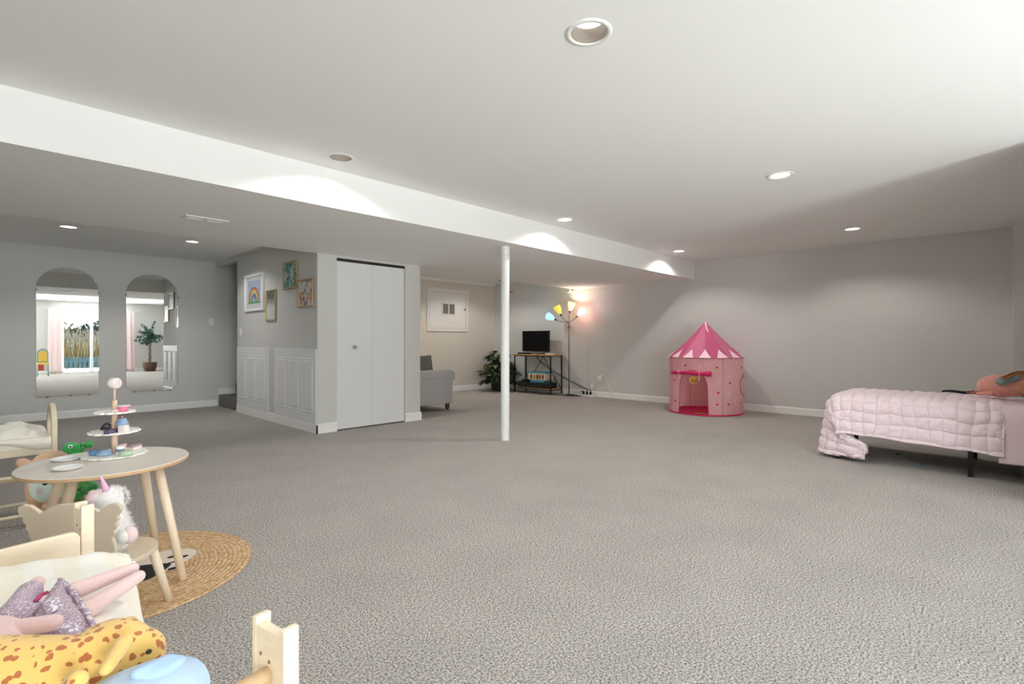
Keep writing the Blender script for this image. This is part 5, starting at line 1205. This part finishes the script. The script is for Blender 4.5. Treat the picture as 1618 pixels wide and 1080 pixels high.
# ---------------------------------------------------------------- far doll bed with cream blanket
dwood = mat('doll_bed_wood', (214, 204, 178), 0.5, var=0.04, scale=20, vscale=8)
FX1, FX0, FY0, FY1 = 0.335, -0.30, 4.13, 4.47
t = thing('doll_bed', 'light wooden doll bunk bed with an arched end board by the mirrors wall', 'doll bed', ((FX0+FX1)/2, (FY0+FY1)/2, 0)); cx, cy = (FX0+FX1)/2, (FY0+FY1)/2; hx, hy = (FX1-FX0)/2, (FY1-FY0)/2
for sgn in (-1, 1):
    n = 20; r = hy; outer = [(-r, 0), (-r, 0.71-r*0.75)]+[(-r*math.cos(PI*k/n), 0.71-r*0.75+r*0.75*math.sin(PI*k/n)) for k in range(1, n)]+[(r, 0.71-r*0.75), (r, 0)]
    r2_ = hy-0.045; inner = [(-r2_, 0), (-r2_, 0.665-r2_*0.75)]+[(-r2_*math.cos(PI*k/n), 0.665-r2_*0.75+r2_*0.75*math.sin(PI*k/n)) for k in range(1, n)]+[(r2_, 0.665-r2_*0.75), (r2_, 0)]
    x0 = sgn*hx-(0.026 if sgn > 0 else 0); m = len(outer); b = MB(); vs = []
    for x in (x0, x0+0.026): vs += [(x, y, z) for y, z in outer]+[(x, y, z) for y, z in inner]
    fs = []
    for k in range(m-1):
        fs += [(k, k+1, m+k+1, m+k), (2*m+k, 3*m+k, 3*m+k+1, 2*m+k+1), (k, 2*m+k, 2*m+k+1, k+1), (m+k, m+k+1, 3*m+k+1, 3*m+k)]
    fs += [(0, m, 3*m, 2*m), (m-1, 2*m-1+0, 4*m-1, 3*m-1)]
    b.add(vs, fs); bevel(b.build('end_arch', dwood, t), 0.003)
for y in (-hy, hy-0.02):
    b = MB(); b.box((-hx+0.026, y, 0.425), (hx-0.0265, y+0.02, 0.468), bev=0.003); b.build('upper_rail', dwood, t)
b = MB(); b.box((-hx+0.0265, -hy+0.021, 0.44), (hx-0.027, hy-0.021, 0.452)); b.build('upper_deck', dwood, t)
for y, z, m in ((-hy+0.012, 0.305, dwood), (hy-0.04, 0.235, beech), (-hy+0.012, 0.075, dwood), (hy-0.02, 0.075, dwood)):
    b = MB(); b.tube([(-hx+0.027, y, z), (hx-0.027, y, z)], 0.011, 14); b.build('dowel', m, t)
bl = mat('cream_blanket', (224, 220, 206), 0.75, bump=0.3, scale=40, var=0.06, sheen=0.6)
b = MB(); L_ = hx*2-0.06
def blf(top):
    def f(u, v):
        x = -L_/2+L_*u+0.006*math.sin(v*9); y = -hy+0.0+2*(hy-0.01)*v; e = max(0, (1-abs(2*u-1)**8)*(1-abs(2*v-1)**6))**0.4
        z = 0.47+(0.085+0.055*v+0.030*noise.noise(Vector((u*5, v*3, 1)))+0.016*noise.noise(Vector((u*12+3*v, v*9, 4))))*e if top else 0.47
        if v < 0.18 and top: z -= 0.02*(1-v/0.18)
        return Vector((x, y-0.02*math.sin(PI*u*1.3)*(1-v)*e, z))
    return f
b.grid(blf(True), 80, 40); b.grid(blf(False), 80, 40); bmesh.ops.remove_doubles(b.bm, verts=list(b.bm.verts), dist=0.0003)
tag(b.build('doll_blanket', bl, loc=(cx, cy, 0)), 'rumpled cream velvet blanket on the far doll bed', 'blanket')
b = MB()   # folded blanket hem lying over the rail
b.grid(lambda u, v: Vector((-L_/2+L_*u, -hy-0.006-0.020*math.sin(PI*v)-0.012*math.sin(u*7), 0.475+0.055*v+0.012*math.sin(u*11+1)*(1-v)+0.015*math.sin(u*4)*(1-v))), 60, 10)
o = b.build('folded_hem', bl, loc=(cx, cy, 0)); o.modifiers.new('s', 'SOLIDIFY').thickness = 0.006; tag(o, 'folded cream cloth edge hanging over the far doll bed rail', 'blanket')

# ---------------------------------------------------------------- near doll bed with the pile of toys
AX, AY = 0.173, 1.626; RZ = math.radians(10.4)
t = thing('doll_bed', 'pale pine doll bed with notched posts in the near left corner, heaped with toys', 'doll bed', (AX, AY, 0), RZ)
def hpost(x, y, sx, ztop):
    b = MB()
    b.box((x, y-0.062, 0), (x+0.016*sx, y, ztop-0.012) if sx > 0 else (x, y, ztop-0.012)) if sx > 0 else b.box((x-0.016, y-0.062, 0), (x, y, ztop-0.012))
    return b
for (y, zt) in ((0.0, 0.708), (-0.800, 0.676)):
    for xs, s_ in ((0.0 if y > -0.1 else -0.012, 1), (-0.46, -1)):
        b = MB(); 
        xa, xb = (xs-0.012, xs+0.004) if s_ > 0 else (xs-0.004, xs+0.012)
        dp_ = 0.052 if y > -0.1 else 0.082; b.box((xa, y-dp_+0.002, 0), (xb, y+0.0, zt-0.010)); ya0 = y-dp_; 
        b.box((xs-0.0125, ya0, 0), (xs+0.0125, ya0+0.012, zt)); b.box((xs-0.0125, y-0.010, 0), (xs+0.0125, y+0.002, zt)); b.box((xs-0.0125, y-dp_+0.010, 0), (xs+0.0125, y-0.0085, zt-0.085))
        po = bevel(b.build('post', pine, t), 0.002)
        for k in range(2):
            b = MB(); b.lathe([(0.0028, 0), (0.0028, 0.0012)], (xa-0.0010 if s_ > 0 else xb, y-0.022-0.022*k, zt-0.050-0.006*k), 12, M=Matrix.Rotation(PI/2, 4, 'Y')); b.build('screw_hole', mat('hole_brown', (150, 112, 66), 0.7), po)
b = MB(); n = 8; r = 0.02; zt = 0.652
o = [(-0.444, 0.30), (-0.014, 0.30)]+[(-0.014-r+r*math.cos(PI/2*k/n), zt-r+r*math.sin(PI/2*k/n)) for k in range(n+1)]+[(-0.444+r-r*math.sin(PI/2*k/n), zt-r+r*math.cos(PI/2*k/n)) for k in range(n+1)]
b.prism(o, 0.013, Matrix.Translation((0, -0.040, 0)) @ frame_axes((1, 0, 0), (0, 0, 1))); bevel(b.build('headboard', pine, t), 0.003)
b = MB(); b.tube([(-0.447, -0.841, 0.600), (-0.025, -0.841, 0.600)], 0.0125, 16); b.build('foot_dowel', beech, t)
for xs in (-0.46, 0.0):
    b = MB(); b.box((xs-0.011, -0.750, 0.24), (xs+0.009, -0.069, 0.275)); b.build('side_rail', pine, t)
b = MB(); b.box((-0.447, -0.77, 0.276), (-0.013, -0.06, 0.286)); b.build('deck', pine, t)
# stacked bedding: big soft cushion
stripe = bpy.data.materials.new('striped_cotton'); stripe.use_nodes = True; tt = stripe.node_tree; nn = tt.nodes; bs = nn['Principled BSDF']; bs.inputs['Roughness'].default_value = 0.9; bs.inputs['Sheen Weight'].default_value = 0.2
co = nn.new('ShaderNodeTexCoord'); wv = nn.new('ShaderNodeTexWave'); wv.inputs['Scale'].default_value = 4.2; wv.inputs['Distortion'].default_value = 0.3; rr_ = nn.new('ShaderNodeValToRGB'); rr_.color_ramp.elements[0].position = 0.45; rr_.color_ramp.elements[1].position = 0.55
rr_.color_ramp.elements[0].color = lin(240, 238, 230); rr_.color_ramp.elements[1].color = lin(239, 233, 219); tt.links.new(co.outputs['Object'], wv.inputs['Vector']); tt.links.new(wv.outputs['Fac'], rr_.inputs[0]); tt.links.new(rr_.outputs[0], bs.inputs['Base Color'])
Q = [Vector((-0.26, 1.50, 0)), Vector((0.222, 1.335, 0)), Vector((0.150, 0.72, 0)), Vector((-0.30, 0.72, 0))]   # back-left, back-right, front-right, front-left
ZB0, ZB1 = 0.2875, 0.686
def bedding():
    b = MB(); nu, nv = 90, 90; R_ = 0.035; ctr = sum(Q, Vector())/4
    def f(u, v):
        uu = (u*1.5-0.25); vv = (v*1.5-0.25); cu, cv = min(1, max(0, uu)), min(1, max(0, vv))
        base_ = (Q[0]*(1-cu)+Q[1]*cu)*(1-cv)+(Q[3]*(1-cu)+Q[2]*cu)*cv
        over = max(abs(uu-cu), abs(vv-cv))/0.25       # 0 on top, up to 1 at the bottom hem
        edge = min(cu, 1-cu, cv, 1-cv); sag = 0.030*(1-math.exp(-edge*14)); 
        w1 = 0.012*noise.noise(Vector((base_.x*8, base_.y*8, 0)))+0.006*noise.noise(Vector((base_.x*22, base_.y*22, 3)))
        z = ZB1-0.022+sag+w1-0.02*max(0, 0.12-cv)/0.12
        if over > 0:
            z = (ZB1-0.022+w1)*(1-over)+ZB0*over; out = (base_-ctr).normalized(); base_ = base_+out*(0.006*math.sin(PI*over)+0.004*noise.noise(Vector((base_.x*20, base_.y*20, z*20))))
        base_ = base_.copy(); base_.z = z; return base_
    b.grid(f, nu, nv); b.add([(q.x, q.y, ZB0) for q in Q], [(0, 1, 2, 3)]); return b.build('toy_bedding', stripe)
tag(bedding(), 'thick white and cream striped bedding heaped on the near doll bed', 'bedding')
b = MB(); q0 = Q[1]+Vector((0.007, 0.0, 0)); pts = [q0+Vector((0.002*math.sin(k*1.1), 0, ZB1-0.055-k*0.025)) for k in range(13)]; b.tube(pts, 0.0035, 6)
tag(b.build('piping_strip', mat('white_ribbon', (236, 234, 232), 0.8)), 'thin white ribbon hanging down the bedding corner', 'ribbon')
bz = ZB1+0.012
# doll in a mauve dress
mauved = bpy.data.materials.new('mauve_print'); mauved.use_nodes = True; tt = mauved.node_tree; nn = tt.nodes; bs = nn['Principled BSDF']; bs.inputs['Roughness'].default_value = 0.9
co = nn.new('ShaderNodeTexCoord'); vz = nn.new('ShaderNodeTexVoronoi'); vz.inputs['Scale'].default_value = 420; rr_ = nn.new('ShaderNodeValToRGB'); rr_.color_ramp.elements[0].position = 0.36; rr_.color_ramp.elements[1].position = 0.46
rr_.color_ramp.elements[0].color = lin(218, 206, 214); rr_.color_ramp.elements[1].color = lin(170, 148, 164); tt.links.new(co.outputs['Object'], vz.inputs['Vector']); tt.links.new(vz.outputs['Distance'], rr_.inputs[0]); tt.links.new(rr_.outputs[0], bs.inputs['Base Color'])
ppr = mauved.copy(); ppr.name = 'mauve_spots'; [setattr(n_.inputs['Scale'], 'default_value', 170) for n_ in ppr.node_tree.nodes if n_.type == 'TEX_VORONOI']
for n_ in ppr.node_tree.nodes:
    if n_.type == 'VALTORGB': n_.color_ramp.elements[0].position = 0.40; n_.color_ramp.elements[1].position = 0.50; n_.color_ramp.elements[0].color = lin(236, 230, 236); n_.color_ramp.elements[1].color = lin(176, 156, 176)
skin = mat('doll_skin_rib', (226, 196, 194), 0.95, bump=0.4, scale=300, sheen=0.2)
z4 = lambda x, y: (x/5.056, 880+y/5.056)
DO = P(85, 970, bz+0.02)
t = thing('rag_doll', 'rag doll with pink legs and mauve print dress lying on the striped bedding', 'doll', DO)
def q4(x, y, z): px, py = z4(x, y); return P(px, py, z)-DO
def puffy(mb, a, b_, c_, d, th, n=18, m=14, wr=0.0):
    """quad a b c d (world, lying) puffed up by th"""
    def f(sgn):
        def g(u, v):
            p_ = (a*(1-u)+b_*u)*(1-v)+(d*(1-u)+c_*u)*v; e = max(0, (1-abs(2*u-1)**3)*(1-abs(2*v-1)**3))**0.5
            return p_+Vector((0, 0, sgn*th*e*(1 if sgn > 0 else 0.25)+wr*e*noise.noise(p_*60)))
        return g
    mb.grid(f(1), n, m); mb.grid(f(-1), n, m); return mb
zz = bz+0.012
b = MB(); puffy(b, q4(215, 610, zz), q4(470, 175, zz), q4(755, 560, zz), q4(265, 745, zz), 0.018, 26, 26, 0.006); b.build('dress', mauved, t)
b = MB(); b.tube([q4(480, 178, zz+0.006)+(q4(752, 556, zz+0.006)-q4(480, 178, zz+0.006))*k/20+Vector((0, 0, 0.008*math.sin(PI*k/20))) for k in range(21)], 0.0035, 8); b.build('hem', ppr, t)
for (x0, y0, x1, y1) in ((345, 330, 500, 400), (470, 520, 620, 590)):
    cxm, cym = (x0+x1)/2, (y0+y1)/2; b = MB(); c_ = q4(cxm, cym, zz+0.0215); ex = (q4(cxm+75, cym-28, zz+0.0215)-c_)*0.95; ey_ = (q4(cxm+30, cym+55, zz+0.0215)-c_)*0.95
    b.grid(lambda u, v: c_+ex*(2*u-1)+ey_*(2*v-1)+Vector((0, 0, 0.003-0.004*((2*u-1)**2+(2*v-1)**2))), 6, 6); b.build('pocket', ppr, t)
b = MB(); capsule(b, q4(600, 270, zz+0.004), q4(1060, 90, bz+0.012), 0.0135, 0.0095); b.build('leg', skin, t)
b = MB(); capsule(b, q4(690, 420, zz+0.004), q4(1108, 152, bz+0.012), 0.0135, 0.0095); b.build('leg', skin, t)
b = MB(); capsule(b, q4(90, 480, zz+0.006), q4(240, 275, zz+0.004), 0.018, 0.017); b.ell(q4(130, 460, zz+0.004), (0.03, 0.03, 0.016)); remesh(b.build('sleeve', mauved, t), 0.004, 4)
b = MB(); capsule(b, q4(262, 240, zz+0.002), q4(300, 205, zz+0.0), 0.011, 0.010); b.build('hand', skin, t)
b = MB(); capsule(b, q4(430, 520, zz+0.024), q4(150, 570, zz+0.024), 0.0105, 0.012); capsule(b, q4(150, 570, zz+0.024), q4(-40, 650, zz+0.018), 0.012, 0.013); remesh(b.build('arm', skin, t), 0.003, 4)
b = MB(); b.ell(q4(150, 680, zz+0.0), (0.035, 0.03, 0.016)); capsule(b, q4(180, 690, zz), q4(-60, 720, zz), 0.020, 0.019); remesh(b.build('torso', skin, t), 0.004, 4)
b = MB(); capsule(b, q4(300, 715, zz), q4(580, 665, zz-0.002), 0.013, 0.010); b.build('sleeve', mauved, t)
b = MB(); capsule(b, q4(600, 665, zz-0.002), q4(665, 655, zz-0.003), 0.009, 0.008); b.build('hand', skin, t)
b = MB(); b.tube([q4(285, 350, zz+0.017), q4(330, 300, zz+0.020), q4(375, 282, zz+0.016)], 0.0028, 8); part_label(b.build('ribbon', mat('magenta_ribbon', (176, 50, 110), 0.5), t), 'shiny magenta ribbon bow')
hc = q4(-190, 740, zz+0.01); b = MB(); b.ell(hc, (0.05, 0.048, 0.034)); b.build('head', skin, t)
# giraffe
gir = bpy.data.materials.new('giraffe_plush'); gir.use_nodes = True; tt = gir.node_tree; nn = tt.nodes; bs = nn['Principled BSDF']; bs.inputs['Roughness'].default_value = 0.9; bs.inputs['Sheen Weight'].default_value = 0.3
co = nn.new('ShaderNodeTexCoord'); vz = nn.new('ShaderNodeTexVoronoi'); vz.inputs['Scale'].default_value = 90; vz.inputs['Randomness'].default_value = 0.85; ns = nn.new('ShaderNodeTexNoise'); ns.inputs['Scale'].default_value = 70
mm = nn.new('ShaderNodeVectorMath'); mm.operation = 'MULTIPLY_ADD'; mm.inputs[1].default_value = (0.012, 0.012, 0.012)
tt.links.new(co.outputs['Object'], ns.inputs['Vector']); tt.links.new(ns.outputs['Color'], mm.inputs[0]); tt.links.new(co.outputs['Object'], mm.inputs[2]); tt.links.new(mm.outputs[0], vz.inputs['Vector'])
rr_ = nn.new('ShaderNodeValToRGB'); rr_.color_ramp.elements[0].position = 0.35; rr_.color_ramp.elements[1].position = 0.38; rr_.color_ramp.elements[0].color = lin(172, 100, 52); rr_.color_ramp.elements[1].color = lin(222, 184, 104)
tt.links.new(vz.outputs['Distance'], rr_.inputs[0]); tt.links.new(rr_.outputs[0], bs.inputs['Base Color'])
yel = mat('plush_yellow', (224, 182, 108), 0.9, sheen=0.3)
gz = bz+0.040; GO = P(120, 1045, gz)
t = thing('giraffe_plush', 'yellow giraffe plush with brown spots lying in front of the rag doll', 'plush toy', GO)
gp = lambda px, py, z=gz: P(px, py, z)-GO
b = MB(); capsule(b, gp(-60, 1072), gp(118, 1060), 0.042, 0.036); capsule(b, gp(118, 1060), gp(160, 1042), 0.036, 0.034); b.ell(gp(172, 1036), (0.045, 0.045, 0.038)); capsule(b, gp(178, 1032), gp(222, 1030, gz-0.002), 0.038, 0.026); remesh(b.build('body', gir, t), 0.004, 6)
b = MB(); b.ell(gp(188, 992, gz+0.004), (0.024, 0.012, 0.008), M=rotz(0.6)); b.build('ear', yel, t)
b = MB(); a0_ = gp(168, 1056, gz+0.030); a1_ = gp(196, 1014, gz+0.034); capsule(b, a0_, a1_, 0.0065, 0.0085); remesh(b.build('ear', yel, t), 0.002, 3)
b = MB(); b.ell(gp(235, 1029, gz+0.020), (0.0032, 0.0032, 0.0025), u=12, v=8); b.build('eye', eyem, t)
b = MB(); capsule(b, gp(112, 1082, gz+0.022), gp(122, 1074, gz+0.030), 0.009, 0.009); b.build('paw', gir, t)
# blue plush
bluep = mat('plush_sky_blue', (158, 186, 216), 0.95, bump=0.15, scale=120, sheen=0.35); blueg = mat('plush_pale_grey', (166, 188, 208), 0.95, sheen=0.3)
EO = P(260, 1085, bz+0.03)
t = thing('elephant_plush', 'pale blue plush toy at the bottom edge beside the giraffe head', 'plush toy', EO)
gp = lambda px, py, z: P(px, py, z)-EO
b = MB(); b.ell(gp(235, 1105, bz+0.030), (0.052, 0.045, 0.034)); b.ell(gp(205, 1120, bz+0.03), (0.05, 0.05, 0.034)); remesh(b.build('body', blueg, t), 0.004, 5)
b = MB(); b.ell(gp(285, 1085, bz+0.022), (0.026, 0.034, 0.030), M=rotz(0.3)); b.build('head', bluep, t)
b = MB(); capsule(b, gp(215, 1064, bz+0.066), gp(266, 1047, bz+0.060), 0.006, 0.0095); b.ell(gp(256, 1056, bz+0.060), (0.024, 0.014, 0.008), M=rotz(0.2)); remesh(b.build('ear', bluep, t), 0.003, 4)
